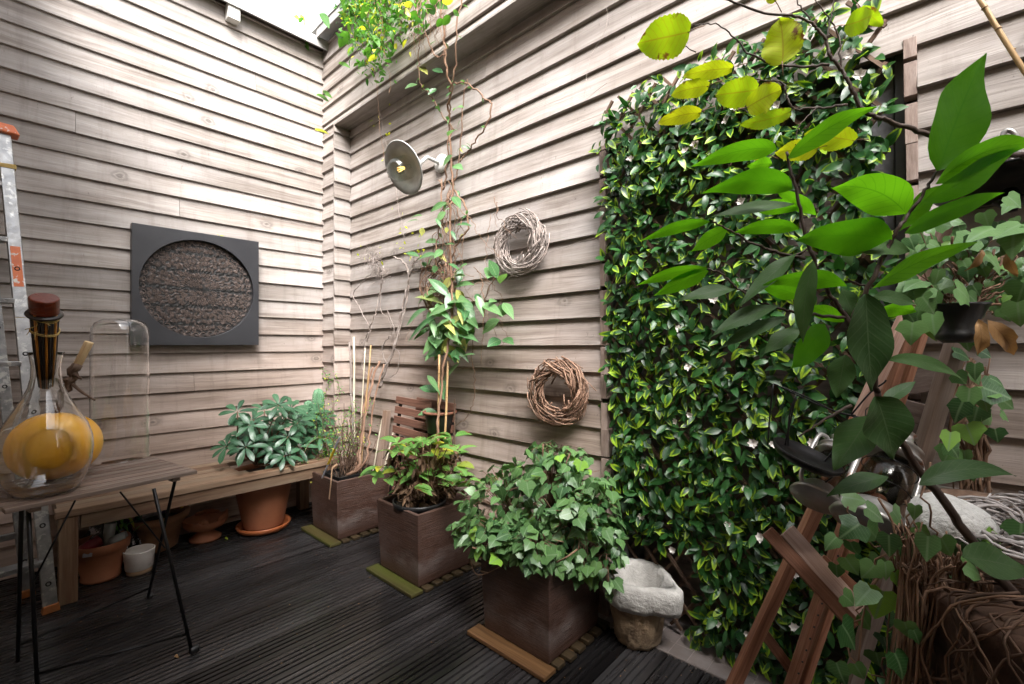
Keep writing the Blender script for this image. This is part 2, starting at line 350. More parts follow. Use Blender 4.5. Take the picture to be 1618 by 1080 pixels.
M['label_white']=mat_plain('grey_white_label',(.42,.42,.47),.5)
M['ink']=mat_plain('black_print',(.02,.02,.025),.5)
M['yellow_plastic']=mat_plain('yellow_plastic',(.7,.5,.02),.4)
M['white_paint']=mat_plain('white_enamel',(.62,.61,.58),.45)
M['lamp_shade']=mat_basic('grey_enamel_shade',(.42,.42,.41),(.55,.55,.53),scale=20,rough=.38,bump=.0006,metal=.2)
M['glass']=mat_glass('clear_glass')
M['glass2']=mat_glass('lantern_glass',(.95,.96,.95),.03)
def mat_thin(name,tint=(.95,.97,.96),gr=.06):
    m,n,l,p,o=nodes(name); n.remove(p); t=n.new('ShaderNodeBsdfTransparent'); t.inputs[0].default_value=(*tint,1)
    g=n.new('ShaderNodeBsdfGlossy'); g.inputs['Roughness'].default_value=gr; f=n.new('ShaderNodeLayerWeight'); f.inputs[0].default_value=.35
    mx=n.new('ShaderNodeMixShader'); l.new(math_(n,l,'ADD',math_(n,l,'MULTIPLY',math_(n,l,'POWER',f.outputs['Facing'],2.0),.32),.015),mx.inputs[0]); l.new(t.outputs[0],mx.inputs[1]); l.new(g.outputs[0],mx.inputs[2]); l.new(mx.outputs[0],o.inputs[0]); return m
M['thin']=mat_thin('thin_clear_glass'); M['thin_grimy']=mat_thin('grimy_lantern_glass',(.74,.72,.68),.12)
M['filament']=mat_plain('glowing_filament',(1,.55,.15),.5,0,1.6)
M['gourd']=mat_basic('yellow_gourd',(.86,.38,.018),(.94,.52,.05),scale=3,rough=.35,bump=.0006,bscale=60,coat=.3)
M['peeled']=mat_wood('peeled_branch',(.4,.26,.13),(.56,.4,.22),(.68,.52,.33),rough=.6,gu=8,gv=90)
M['cork_cap']=mat_wood('varnished_plug',(.07,.010,.004),(.14,.024,.009),(.22,.05,.02),rough=.3,gu=3,gv=40)
M['straw']=mat_plain('straw_tie',(.60,.42,.14),.6)
M['amber']=mat_wood('amber_stick',(.28,.08,.01),(.50,.2,.03),(.65,.32,.06),rough=.35,gu=3,gv=60)
M['darkstick']=mat_plain('black_stick',(.02,.012,.01),.35)
M['lantern_metal']=mat_basic('rusty_galvanised',(.30,.29,.28),(.50,.48,.46),scale=16,rough=.4,metal=.75,bump=.0006,bscale=70,stain=(.26,.10,.04),stlo=.56,sthi=.66,stscale=14)
M['rust']=mat_basic('rust',(.13,.05,.03),(.22,.09,.05),scale=30,rough=.8,bump=.001)
M['tile']=None
def mat_tile():
    m,n,l,p,o=nodes('small_grey_tiles'); co=objco(n)
    br=n.new('ShaderNodeTexBrick'); br.offset=0.0; br.inputs['Scale'].default_value=1; br.inputs['Mortar Size'].default_value=.0016
    br.inputs['Brick Width'].default_value=.075; br.inputs['Row Height'].default_value=.075; br.inputs['Mortar Smooth'].default_value=.1
    br.inputs['Color1'].default_value=(.19,.165,.16,1); br.inputs['Color2'].default_value=(.26,.225,.215,1); br.inputs['Mortar'].default_value=(.35,.31,.29,1); br.inputs['Bias'].default_value=0
    l.new(co,br.inputs['Vector']); g=noise(n,l,co,9,6,.65)
    c=mixc(n,l,ramp(n,l,g,[(.4,0),(.75,.7)]),br.outputs[0],(.13,.085,.065)); l.new(c,p.inputs['Base Color'])
    p.inputs['Roughness'].default_value=.5; b=bumpn(n,l,p,br.outputs['Fac'],-.0015); return m
M['tile']=mat_tile()
def mat_mandala():
    m,n,l,p,o=nodes('carved_fretwork'); co=objco(n)     # object origin at the disc centre; disc lies in the YZ plane
    sp=n.new('ShaderNodeSeparateXYZ'); l.new(co,sp.inputs[0]); y,z=sp.outputs[1],sp.outputs[2]
    r=math_(n,l,'SQRT',math_(n,l,'ADD',math_(n,l,'MULTIPLY',y,y),math_(n,l,'MULTIPLY',z,z)))
    a=math_(n,l,'ARCTAN2',z,y)
    ring=math_(n,l,'SINE',math_(n,l,'MULTIPLY',r,150))
    pet=math_(n,l,'SINE',math_(n,l,'ADD',math_(n,l,'MULTIPLY',a,44),math_(n,l,'MULTIPLY',ring,1.2)))
    vo=n.new('ShaderNodeTexVoronoi'); vo.feature='DISTANCE_TO_EDGE'; vo.inputs['Scale'].default_value=58; l.new(co,vo.inputs['Vector'])
    h=math_(n,l,'ADD',math_(n,l,'MULTIPLY',ring,.25),math_(n,l,'MULTIPLY',pet,.25))
    h=math_(n,l,'ADD',h,math_(n,l,'MULTIPLY',vo.outputs['Distance'],1.2))
    c=ramp(n,l,h,[(-.0,(.012,.010,.010)),(.35,(.05,.036,.032)),(.8,(.13,.095,.082))])
    # rows of pierced holes where the boards of the screen meet
    q=math_(n,l,'FRACT',math_(n,l,'DIVIDE',math_(n,l,'ADD',z,.0575+.46),.115))
    d=math_(n,l,'ABSOLUTE',math_(n,l,'SUBTRACT',q,.5))
    hole=math_(n,l,'MULTIPLY',math_(n,l,'LESS_THAN',d,.085),math_(n,l,'GREATER_THAN',noise(n,l,mapping(n,l,co,(1,70,10)),1,2),.43))
    c=mixc(n,l,hole,c,(.002,.002,.002))
    l.new(c,p.inputs['Base Color']); p.inputs['Roughness'].default_value=.65
    bumpn(n,l,p,math_(n,l,'SUBTRACT',h,hole),.004); return m
M['mandala']=mat_mandala()
G='green'
M['lf_trellis']=mat_leaf('plastic_foliage',(.005,.030,.008),(.030,.105,.022),vein=(.03,.12,.03),edge=(.26,.40,.02),edge_amt=.02,rough=.38,trans=.25,veinw=.03)
M['lf_ivy']=mat_leaf('ivy_leaf',(.018,.070,.018),(.115,.23,.070),vein=(.17,.27,.14),rough=.36,trans=.1,yell=.03,ycol=(.22,.42,.05),veinw=.04)
M['lf_hyd']=mat_leaf('hydrangea_leaf',(.07,.20,.035),(.17,.34,.08),vein=(.28,.44,.16),rough=.4,trans=.3,yell=.05,ycol=(.45,.42,.03),brown=.08)
M['lf_dead']=mat_leaf('withered_leaf',(.045,.022,.012),(.17,.10,.055),rough=.8,trans=.15,tcol=(1.2,1,.8))
M['lf_rhodo']=mat_leaf('leathery_blue_green_leaf',(.015,.062,.026),(.06,.15,.075),vein=(.15,.26,.18),rough=.3,trans=.12)
M['lf_small']=mat_leaf('small_bright_leaf',(.06,.20,.04),(.14,.34,.08),rough=.5,trans=.35,yell=.15,ycol=(.5,.5,.08))
M['lf_clem']=mat_leaf('long_evergreen_leaf',(.03,.12,.04),(.12,.24,.09),vein=(.25,.36,.18),rough=.35,trans=.25,yell=.12,ycol=(.42,.42,.12))
M['lf_top']=mat_leaf('hanging_bright_leaf',(.025,.095,.014),(.10,.24,.04),rough=.4,trans=.45,yell=.13,ycol=(.5,.48,.05))
M['lf_sap']=mat_leaf('big_sapling_leaf',(.035,.12,.010),(.065,.19,.015),vein=(.03,.12,.01),rough=.5,spec=.25,trans=.66,tcol=(2.8,2.8,.6),veinw=.022)  # bright copy for leaves seen from beneath, light through them boosted in colour
M['trunk']=mat_wood('dark_smooth_bark',(.02,.011,.008),(.05,.030,.022),(.09,.06,.045),rough=.6,gu=6,gv=90)
M['lf_sapd']=mat_leaf('big_shaded_leaf',(.022,.058,.014),(.050,.11,.028),vein=(.07,.11,.05),rough=.5,trans=.15,veinw=.022,spec=.25)  # darker copy of the sapling leaf, shade put into its colour
M['lf_yel']=mat_leaf('yellowing_leaf',(.30,.46,.02),(.58,.60,.03),vein=(.34,.26,.03),rough=.5,trans=.5,tcol=(1.4,1.5,.5),brown=.03,veinw=.03)
M['petal']=mat_basic('cream_petals',(.55,.50,.46),(.72,.68,.64),scale=20,rough=.6,bump=.0005)
M['lf_tan']=mat_leaf('dry_tan_leaf',(.22,.11,.04),(.42,.24,.10),vein=(.2,.1,.04),rough=.6,trans=.25,tcol=(1.2,1.1,.8))
M['cactus']=mat_basic('cactus_skin',(.05,.15,.07),(.12,.24,.13),scale=30,rough=.6,bump=.001)
M['spine']=mat_plain('cactus_spines',(.5,.47,.40),.6)
M['house']=mat_basic('warm_bounce_render',(.50,.41,.32),(.55,.46,.36),scale=3,rough=.8,bump=.002)  # cream on unseen walls, chosen to bounce warm light into the court
M['far']=mat_basic('pale_brick',(.80,.78,.76),(.85,.83,.81),scale=6,rough=.8)
M['darkglass']=mat_plain('window_pane',(.10,.11,.12),.1)
# ------------------------------------------------------------------ leaves
def w_ovate(v): return max(.02,(v**.55)*((1-v)**.75)*1.75)
def w_lance(v): return max(.02,math.sin(PI*v**.85)**1.1)
def w_obov(v): return max(.02,(v**.9)*((1-v)**.5)*1.9)
def w_heart(v): return max(.03,((v+.06)**.32)*((1-v)**.8)*1.35) if v<1 else .03
class Leaves:
    def __init__(s): s.P=[];s.F=[];s.UV=[];s.Rn=[];s.n=0
    def bez(s,p0,p1,p2,width,nvis,wf=w_lance,rows=8,fold=.18,rnd=None,wave=0,cols=2,ser=0):
        p0,p1,p2=map(lambda a:np.asarray(a,float),(p0,p1,p2)); rnd=R.random() if rnd is None else rnd
        nc=2*cols+1; ph=R.random()*6
        base=s.n
        for i in range(rows+1):
            t=i/rows; P=p0*(1-t)**2+p1*2*t*(1-t)+p2*t*t; T=nrm((p1-p0)*(1-t)+(p2-p1)*t)
            sd=nrm(np.cross(T,nvis)); nn=np.cross(sd,T); hw=width/2*wf(t)*(1-ser*(i%2))
            for j in range(-cols,cols+1):
                q=j/cols
                s.P.append(P+sd*hw*q+nn*(fold*hw*abs(q)+wave*width*math.sin(t*11+ph+(0 if q>0 else 2))*abs(q)))
                s.UV.append((.5+q*.5,t)); s.Rn.append(rnd)
        for i in range(rows):
            for j in range(nc-1):
                a=base+i*nc+j; s.F.append((a,a+1,a+nc+1,a+nc))
        s.n+=(rows+1)*nc
    def one(s,p,d,nv,L,W,wf=w_ovate,droop=.2,rows=4,fold=.25,rnd=None,cols=1,wave=0):
        p=np.asarray(p,float); d=nrm(d); nv=nrm(nv); nv=nrm(nv-d*np.dot(nv,d))
        m=p+d*L*.5+nv*droop*L*.35; e=p+d*L-nv*droop*L*.25
        s.bez(p,m,e,W,nv,wf,rows,fold,rnd,wave,cols)
    def ivy(s,p,d,nv,L,rnd=None):
        """five-lobed ivy leaf; petiole end at p, tip along d"""
        p=np.asarray(p,float); d=nrm(d); nv=nrm(nv); nv=nrm(nv-d*np.dot(nv,d)); sd=np.cross(d,nv); rnd=R.random() if rnd is None else rnd
        lb=R.uniform(-.07,.10); out=[(0,0),(.22,-.12),(.42,-.03),(.45+lb*.6,.14),(.50+lb,.34),(.36-lb*.3,.48),(.22,.70),(0,1.0)]
        k=.75+R.random()*.45; pts=[(a*k,b) for a,b in out]+[(-a*k,b) for a,b in reversed(out[1:-1])]
        base=s.n; L=L*.80; dr=.10+R.random()*.3
        def P(a,b,rel=1):
            h=-dr*(a*a*1.2+(b-.3)**2)-.0+ (.10*abs(a))
            return p+(sd*a+d*b+nv*h)*L
        s.P.append(P(0,.33)); s.UV.append((.5,.33)); s.Rn.append(rnd)
        s.P.append(P(0,.66)); s.UV.append((.5,.66)); s.Rn.append(rnd)
        for a,b in pts: s.P.append(P(a,b)); s.UV.append((.5+a*.7,b)); s.Rn.append(rnd)
        n=len(pts)
        for i in range(n):
            j=(i+1)%n; bm=(pts[i][1]+pts[j][1])/2
            s.F.append((base+(1 if bm>.75 else 0),base+2+i,base+2+j))
        # bridge between the two centres
        i6=[i for i,(a,b) in enumerate(pts) if abs(b-.70)<.01]
        for i in i6: s.F.append((base,base+1,base+2+i) if pts[i][0]<0 else (base+1,base,base+2+i))
        s.n+=2+n
    def build(s,name,mat,parent=None,origin=None,smooth=True,label=None):
        me=bpy.data.meshes.new(name); o=bpy.data.objects.new(name,me); COL.objects.link(o)
        L=org_of(parent) if parent is not None else (V(*origin) if origin is not None else V(0,0,0))
        P=np.array(s.P)-L
        me.from_pydata(P.tolist(),[],s.F)
        UV=np.array(s.UV,dtype=np.float32); li=np.empty(len(me.loops),dtype=np.int32); me.loops.foreach_get('vertex_index',li)
        ul=me.uv_layers.new(name='uv'); ul.data.foreach_set('uv',UV[li].ravel())
        a=me.attributes.new('rnd','FLOAT','POINT'); a.data.foreach_set('value',np.array(s.Rn,dtype=np.float32))
        if smooth: me.polygons.foreach_set('use_smooth',[True]*len(me.polygons))
        me.materials.append(mat)
        if parent is not None: o.parent=parent
        else: o.location=tuple(L)
        ORG[o.name]=L
        if label: o['label']=label
        me.update(); return o
def rv(s=1.0): return V(R.gauss(0,s),R.gauss(0,s),R.gauss(0,s))
def spline(pts,n=8):
    """Catmull-Rom through points"""
    P=[np.asarray(p,float) for p in pts]; P=[2*P[0]-P[1]]+P+[2*P[-1]-P[-2]]; out=[]
    for i in range(1,len(P)-2):
        for k in range(n):
            t=k/n; a,b,c,d=P[i-1:i+3]
            out.append(.5*((2*b)+(-a+c)*t+(2*a-5*b+4*c-d)*t*t+(-a+3*b-3*c+d)*t**3))
    out.append(P[-2]); return out
def wob(pts,a):
    return [p if i in (0,len(pts)-1) else p+rv(a) for i,p in enumerate(pts)]
def taper(n,a,b): return [a+(b-a)*i/(n-1) for i in range(n)]
TOCAM=-FW
def tocam(p): return nrm(CAM-np.asarray(p))
# ================================================================== STRUCTURE
XL=-.164; YF=.08; YR=.20; PITCH=.1265; Z0L=-.086; Z0R=-.045; ZS=2.945
NX0,NX1,NZ=2.357,3.40,2.125            # door niche
# deck: ribbed boards running along Y
mb=MB(); x=-.16; bw=.142; gp=.0268; r_=0
DY0,DY1=-2.6,.128
while x<5.2:
    prof=[(x+.003,-.02),(x+.003,0)]
    g0=x+.012; k=0; flat=False
    if not flat:
        while g0+gp<=x+bw-.008:
            prof+=[(g0+.010,0),(g0+.0115,-.008),(g0+.0185,-.008),(g0+.020,0)]; g0+=gp
    else:
        while g0+gp<=x+bw-.008:
            prof+=[(g0+.003,0),(g0+.004,-.0022),(g0+gp*.38,-.0022),(g0+gp*.38+.001,0)]; g0+=gp
    prof+=[(x+bw-.003,0),(x+bw-.003,-.02)]
    ys=[DY0]
    ys.append(R.uniform(-2.2,-1.5)); ys.append(DY1)
    dz=R.uniform(-.0012,.0012)
    for s_i in range(2):
        a,b=ys[s_i]+.0015,ys[s_i+1]-.0015
        if R.random()<.0: pass
        vs=[];fs=[];uv=[];off=R.random()*30
        for (px,pz) in prof: vs+=[(px,a,pz+dz),(px,b,pz+dz)]
        for i in range(len(prof)-1):
            fs.append((2*i,2*i+2,2*i+3,2*i+1)); u0,u1=prof[i][0]+off,prof[i+1][0]+off
            uv.append([(a+off,u0),(a+off,u1),(b+off,u1),(b+off,u0)])
        mb.add(vs,fs,uv,R.random())
    x+=bw; r_+=1
deck=mb.build('deck',M['deck']); deck['kind']='structure'
mb=MB(); mb.box(-3,8,-4,1.2,-.16,-.03); g=mb.build('ground',M['soil']); g['kind']='structure'
mb=MB(); mb.box(2.30,4.9,.132,.66,-.028,.004); mb.box(2.30,4.9,.1285,.1315,-.028,.0025)
t=mb.build('pavement',M['tile'],origin=(2.3,.132,0)); t['kind']='structure'

def clad(mb,P0,U,N,u0,u1,z0,z1,zoff,cuts=(),lap=.0185,join=1):
    """lap siding on the plane through P0 spanned by U and z, facing N. cuts=[(ua,ub,za,zb)]"""
    U=V(*U);N=V(*N);P0=V(*P0)
    k=math.floor((z0-zoff)/PITCH)
    while True:
        za=zoff+k*PITCH; zb=za+PITCH; k+=1
        if za>=z1-.01: break
        if zb<=z0+.004: continue
        a_=max(za,z0); b_=min(zb+.006,z1)
        segs=[(u0,u1)]
        for (ca,cb,cza,czb) in cuts:
            if za+PITCH*.5>cza and za+PITCH*.5<czb:
                ns=[]
                for (s,e) in segs:
                    if ca>s: ns.append((s,min(e,ca)))
                    if cb<e: ns.append((max(s,cb),e))
                segs=[q for q in ns if q[1]-q[0]>.01]
        for (s,e) in segs:
            js=[s]
            p=s+R.uniform(.6,3.6) if R.random()<.35 else s+99
            while p<e-.5 and join>0:
                js.append(p); p+=R.uniform(2.2,4.0)
            js.append(e)
            for q in range(len(js)-1):
                ua,ub=js[q]+(.001 if q else 0),js[q+1]-(.001 if q<len(js)-2 else 0)
                rn=R.random(); off=R.random()*40; dn=R.uniform(-.0015,.0015); tz=R.uniform(-.0015,.0015)
                lo=lap+dn; hi=.0015
                pr=[(0.,a_+tz),(lo-.003,a_+tz),(lo,a_+tz+.003),(hi+dn,b_),(0.,b_)]
                nseg=max(1,int((ub-ua)/.35)); vs=[];fs=[];uv=[]
                jit=[R.uniform(-.0008,.0008) for _ in range(nseg+1)]
                for i in range(nseg+1):
                    uu=ua+(ub-ua)*i/nseg
                    for jn,(pn,pz) in enumerate(pr): vs.append(P0+U*uu+N*(pn+(jit[i] if 0<jn<3 else 0))+V(0,0,pz+(jit[i] if jn<3 else 0)))
                for i in range(nseg):
                    A=ua+(ub-ua)*i/nseg+off; B=ua+(ub-ua)*(i+1)/nseg+off
                    for j in range(4):
                        fs.append((i*5+j,(i+1)*5+j,(i+1)*5+j+1,i*5+j+1)); v0=pr[j][1]+pr[j][0]; v1=pr[j+1][1]+pr[j+1][0]*.5
                        uv.append([(A,v0),(B,v0),(B,v1),(A,v1)])
                fs.append((0,1,2,3,4)); uv.append([(off+pr[j][0],pr[j][1]) for j in range(5)])
                m5=nseg*5; fs.append((m5+4,m5+3,m5+2,m5+1,m5)); uv.append([(off+pr[j][0],pr[j][1]) for j in (4,3,2,1,0)])
                mb.add(vs,fs,uv,rn)
# ---- left wall (x = XL)
lw=thing('board_wall','tall grey-brown lap board wall on the left, behind the bench and the black framed panel','wall',(XL,-1,0))
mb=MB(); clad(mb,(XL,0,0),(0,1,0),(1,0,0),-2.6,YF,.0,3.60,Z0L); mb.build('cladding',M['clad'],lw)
mb=MB(); mb.box(XL-.12,XL-.001,-2.6,YF+.2,-.02,3.62,1); mb.build('backing',M['brown_board'],lw)
mb=MB(); mb.frame((XL+.0,-1.25,3.625),(1,0,.12),(0,1,0),(-.12,0,1),.20,2.80,.012,1); mb.box(XL+.088,XL+.10,-2.62,YF+.0,3.565,3.634,1)
mb.build('coping',M['flash'],lw)
p=onX(367,22,XL+.04)
mb=MB(); mb.frame((XL+.05,p[1],p[2]),(1,0,0),(0,1,0),(0,0,1),.07,.075,.11,2); mb.build('bracket',M['white_paint'],lw,bevel=.003)
# ---- right wall
rw=thing('board_wall','grey-brown lap board wall on the right, carrying the round-shaded lamp and the twig wreaths','wall',(2,YR,0))
mb=MB()
clad(mb,(0,YF,0),(1,0,0),(0,-1,0),XL+.001,5.0,ZS,3.66,Z0R-.002)
mb2=MB(); clad(mb2,(0,YF,0),(1,0,0),(0,-1,0),XL+.001,.058,.0,ZS-.001,Z0R-.002,join=0)
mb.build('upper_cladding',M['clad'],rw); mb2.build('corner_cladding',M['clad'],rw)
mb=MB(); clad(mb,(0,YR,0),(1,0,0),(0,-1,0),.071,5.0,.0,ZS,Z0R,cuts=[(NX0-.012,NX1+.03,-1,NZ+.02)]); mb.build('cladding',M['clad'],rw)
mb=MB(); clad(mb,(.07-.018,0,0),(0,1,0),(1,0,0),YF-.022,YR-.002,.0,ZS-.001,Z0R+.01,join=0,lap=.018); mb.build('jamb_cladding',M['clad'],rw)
mb=MB(); mb.box(.045,5.0,YF-.020,YR-.001,ZS-.014,ZS-.001); 
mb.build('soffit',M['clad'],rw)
mb=MB(); mb.box(XL-.1,5.0,YR+.235,YR+.34,-.02,3.66); mb.box(.02,5.0,YF+.001,YR+.119,ZS,3.66)
mb.box(XL-.1,.044,YF+.001,YR+.119,-.02,ZS-.002); mb.box(.0455,NX0-.013,YR+.001,YR+.234,-.02,ZS-.002); mb.box(NX1+.031,5.0,YR+.001,YR+.234,-.02,ZS-.002); mb.box(NX0-.0125,NX1+.0305,YR+.001,YR+.234,NZ+.03,ZS-.002)
mb.build('backing',M['brown_board'],rw)
mb=MB(); mb.frame((2.42,YF+.0,3.685),(1,0,0),(0,1,-.12),(0,.12,1),5.2,.22,.012,0); mb.box(XL+.10,5.0,YF-.102,YF-.09,3.625,3.694,0); mb.build('coping',M['flash'],rw)
# stepped end trims of the boards beside the niche
mb=MB(); k=0; z=Z0R+.0
while z<NZ:
    a,b=z+R.uniform(-.01,.015),z+PITCH-R.uniform(0,.012)
    dx=R.uniform(-.004,.006)
    mb.box(NX0-.0115,NX0+.020+dx,YR-.019-R.uniform(0,.004),YR+.03,max(.005,a),min(NZ,b),2)
    mb.box(NX1+.0+dx,NX1+.0295,YR-.015-R.uniform(0,.008),YR+.03,max(.005,a-.03),min(NZ+.01,b-.035),2)
    z+=PITCH
mb.build('end_trim',M['endgrain'],rw,bevel=.0015)
# niche: grey jambs, head and the dark boarded door at its back
dn=.43
mb=MB(); z=0
while z<NZ:
    zb=min(NZ,z+.19); mb.box(NX0+.0,NX0+.024,YR+.032,dn,z+.005,zb-.001,1); mb.box(NX0+.025,NX0+.085,YR+.05,dn,z+.006,zb-.0015,1); z+=.19
mb.box(NX1-.024,NX1,YR+.032,dn,.005,NZ,2); mb.box(NX1-.085,NX1-.026,YR+.05,dn,.006,NZ,2); mb.box(NX0,NX1,YR+.002,dn,NZ+.001,NZ+.028,0)
mb.build('door_frame',M['grey_paint'],rw,bevel=.002)
mb=MB(); z=.02
while z<NZ: mb.box(NX0+.086,NX1-.086,dn-.03+R.uniform(-.001,.001),dn+.004,z+.003,min(NZ,z+.12),0); z+=.12
mb.build('door_panel',M['brown_board'],rw)
# ---- unseen house behind the camera, its wall and eaves placed to shade the court
hw=thing('unseen_house_wall','unseen pale house wall with eaves behind the camera, shading the courtyard','wall',(2,-2.6,0))
mb=MB(); mb.box(-.3,5.4,-2.85,-2.6,0,5.2); mb.build('wall',M['house'],hw)
mb=MB(); mb.box(-.3,5.4,-2.599,-1.62,3.42,3.54); mb.build('eaves',M['house'],hw)
ew=thing('unseen_house_wall','unseen pale wall added at the right end to shade the lower right','wall',(4.7,-1,0))  # added out of view to keep sun off the lower right
mb=MB(); mb.box(4.7,4.9,-2.599,YF-.12,0,3.35); mb.build('wall',M['house'],ew)
# ---- neighbour seen over the left wall
q0=CAM+ray(455,20)*14
nb=thing('neighbour_building','pale brick building with a window, far beyond the wall top','building',(q0[0],q0[1],0))
d=nrm(V(ray(455,20)[0],ray(455,20)[1],0)); sd=V(d[1],-d[0],0)
mb=MB(); mb.frame((q0+d*1.0)*V(1,1,0)+V(0,0,6.6)-sd*.2,sd,d,(0,0,1),1.25,1.6,13.2); mb.build('wall',M['far'],nb)
wf=MB(); wc=CAM+ray(450,13)*13.95; wf.frame(wc+d*.17,sd,d,(0,0,1),.62,.08,1.1); wn=wf.build('window',M['white_paint'],nb)
wf=MB(); wf.frame(wc+d*.13,sd,d,(0,0,1),.52,.04,.98); wf.build('pane',M['darkglass'],wn)
# ================================================================== OBJECTS ON THE WALLS
# framed carved roundel
PX0=XL+.03
cy,cz,hw_,hh_=-.783,1.598,.352,.368
pn=thing('wall_art','square charcoal frame around a round carved fretwork screen, on the left wall','wall art',(PX0,cy,cz-hh_))
mb=MB(); seg=96; X0,X1=PX0,PX0+.055; vs=[];fs=[];uv=[]
RR=.318
def sq(q):
    c,s=math.cos(q),math.sin(q); k=min(hw_/abs(c) if abs(c)>1e-6 else 9,hh_/abs(s) if abs(s)>1e-6 else 9); return c*k,s*k
angs=sorted([2*PI*k/seg for k in range(seg)]+[math.atan2(a*hh_,b*hw_)%(2*PI) for a in(-1,1) for b in(-1,1)])
n_=len(angs)
for q in angs:
    a,b=sq(q); c,s=RR*math.cos(q),RR*math.sin(q)
    vs+=[(X1,cy+a,cz+b),(X1,cy+c,cz+s),(X0,cy+c,cz+s),(X0,cy+a,cz+b)]
for i in range(n_):
    j=(i+1)%n_
    for k in range(4): fs.append((4*i+k,4*j+k,4*j+(k+1)%4,4*i+(k+1)%4))
mb.add(vs,fs); mb.build('frame',M['frame_black'],pn,bevel=.0015)
o=None
me=MB(); vs=[(X0+.022,cy,cz)]+[(X0+.022,cy+(RR+.004)*math.cos(q),cz+(RR+.004)*math.sin(q)) for q in angs]; fs=[(0,1+i,1+(i+1)%n_) for i in range(n_)]
# the disc keeps its own centre as origin so its carving is concentric
dm=bpy.data.meshes.new('screen'); do=bpy.data.objects.new('screen',dm); COL.objects.link(do)
dm.from_pydata([(a[0]-X0-.022,a[1]-cy,a[2]-cz) for a in vs],[],fs); dm.materials.append(M['mandala']); do.parent=pn; do.location=(X0+.022-PX0,0,hh_); ORG[do.name]=V(X0+.022,cy,cz)
# raised scalloped arcs at rim and pierced bars: real relief
mb=MB()
for k in range(46):
    q=2*PI*k/46; c=V(X0+.025,cy+(RR-.02)*math.cos(q),cz+(RR-.02)*math.sin(q))
    pts=[c+V(.0,math.cos(q+PI+e)*.014,math.sin(q+PI+e)*.014) for e in np.linspace(-1.5,1.5,7)]
    mb.tube(pts,.0022,5)
placed=[]
for i in range(900):
    q=R.uniform(0,2*PI); rr=(RR-.045)*math.sqrt(R.random()); y_,z_=rr*math.cos(q),rr*math.sin(q)
    zz=(z_+.46+.0575)/.115%1
    if abs(zz-.5)<.13: continue
    s_=R.uniform(.007,.017)
    if any((y_-a)**2+(z_-b)**2<(s_+c_)**2*.55 for a,b,c_ in placed): continue
    placed.append((y_,z_,s_)); n_p=R.randrange(6,11)
    for k in range(n_p):
        e=2*PI*k/n_p; t_=V(0,math.cos(e),math.sin(e)); s2=V(0,-math.sin(e),math.cos(e)); c=V(X0+.0235,cy+y_,cz+z_)
        mb.tube([c+t_*s_*.3,c+t_*s_*.7+s2*s_*.22,c+t_*s_,c+t_*s_*.7-s2*s_*.22,c+t_*s_*.3],.0011,4,cap=False)
mb.build('carving',mat_basic('carved_edges',(.09,.065,.055),(.15,.11,.095),scale=20,rough=.6),do)
# small yellow leaf lying on the frame
lf=Leaves(); p=V(PX0+.03,-.783+.115,cz+hh_+.004); lf.one(p,(.4,1,.1),(0,-.2,1),.03,.024); lf.one(p+V(0,-.005,0),(.3,-.6,.5),(.5,0,1),.02,.02)
o=lf.build('fallen_leaf',M['lf_yel'],origin=p); tag(o,'tiny yellow leaf caught on top of the charcoal frame','leaf')

# ---- barn lamp on right wall
bp=onY(697,258,YR-.02)
lm=thing('wall_lamp','grey metal barn lamp with clear glass dome, tilted off the right wall','wall lamp',bp)
mb=MB(); mb.lathe([(0,0),(.052,0),(.058,-.006),(.055,-.022),(.03,-.03),(0,-.032)],bp+V(0,.012,0),36,(0,1,0)); mb.build('wall_plate',M['white_paint'],lm,smooth=True)
sc=onY(648,262,-.09)          # shade centre
ax=nrm(-FW*.66-RT*.58-UPV*.48)
nk=sc-ax*.055
mb=MB(); mb.tube(spline([bp+V(0,0,0),bp+V(-.0,-.08,.004),(bp+nk)/2+V(0,-.02,.03),nk-ax*.03]),.011,10); mb.build('arm',M['lamp_shade'],lm,smooth=True)
mb=MB(); mb.lathe([(0,-.075),(.022,-.075),(.026,-.04),(.030,-.012),(.055,.0),(.10,.022),(.145,.05),(.149,.052),(.146,.056),(.10,.027),(.052,.006),(.028,-.004),(0,-.006)],sc,56,ax); sh=mb.build('shade',M['lamp_shade'],lm,smooth=True)
mb=MB(); pr=[(.060,-.0),(.066,.03),(.066,.085),(.062,.11),(.048,.135),(.024,.148),(0,.151)]
pr+= [(max(0,r-.0025),z-.002) for r,z in reversed(pr)]
mb.lathe(pr,sc,40,ax); mb.build('glass_dome',M['thin'],lm,smooth=True)
mb=MB(); mb.lathe([(.0,0),(.013,.0),(.014,.03),(.022,.055),(.028,.075),(.022,.095),(.010,.104),(0,.106)],sc,24,ax); bu=mb.build('bulb',M['thin'],lm,smooth=True)
mb=MB()
e1=nrm(np.cross(ax,V(0,0,1))); e2=np.cross(ax,e1)
for k in range(6):
    q=2*PI*k/6; d=e1*math.cos(q)+e2*math.sin(q); mb.tube([sc+ax*.045+d*.006,sc+ax*.088+d*.013],.0008,5)
mb.build('filament',M['filament'],bu)

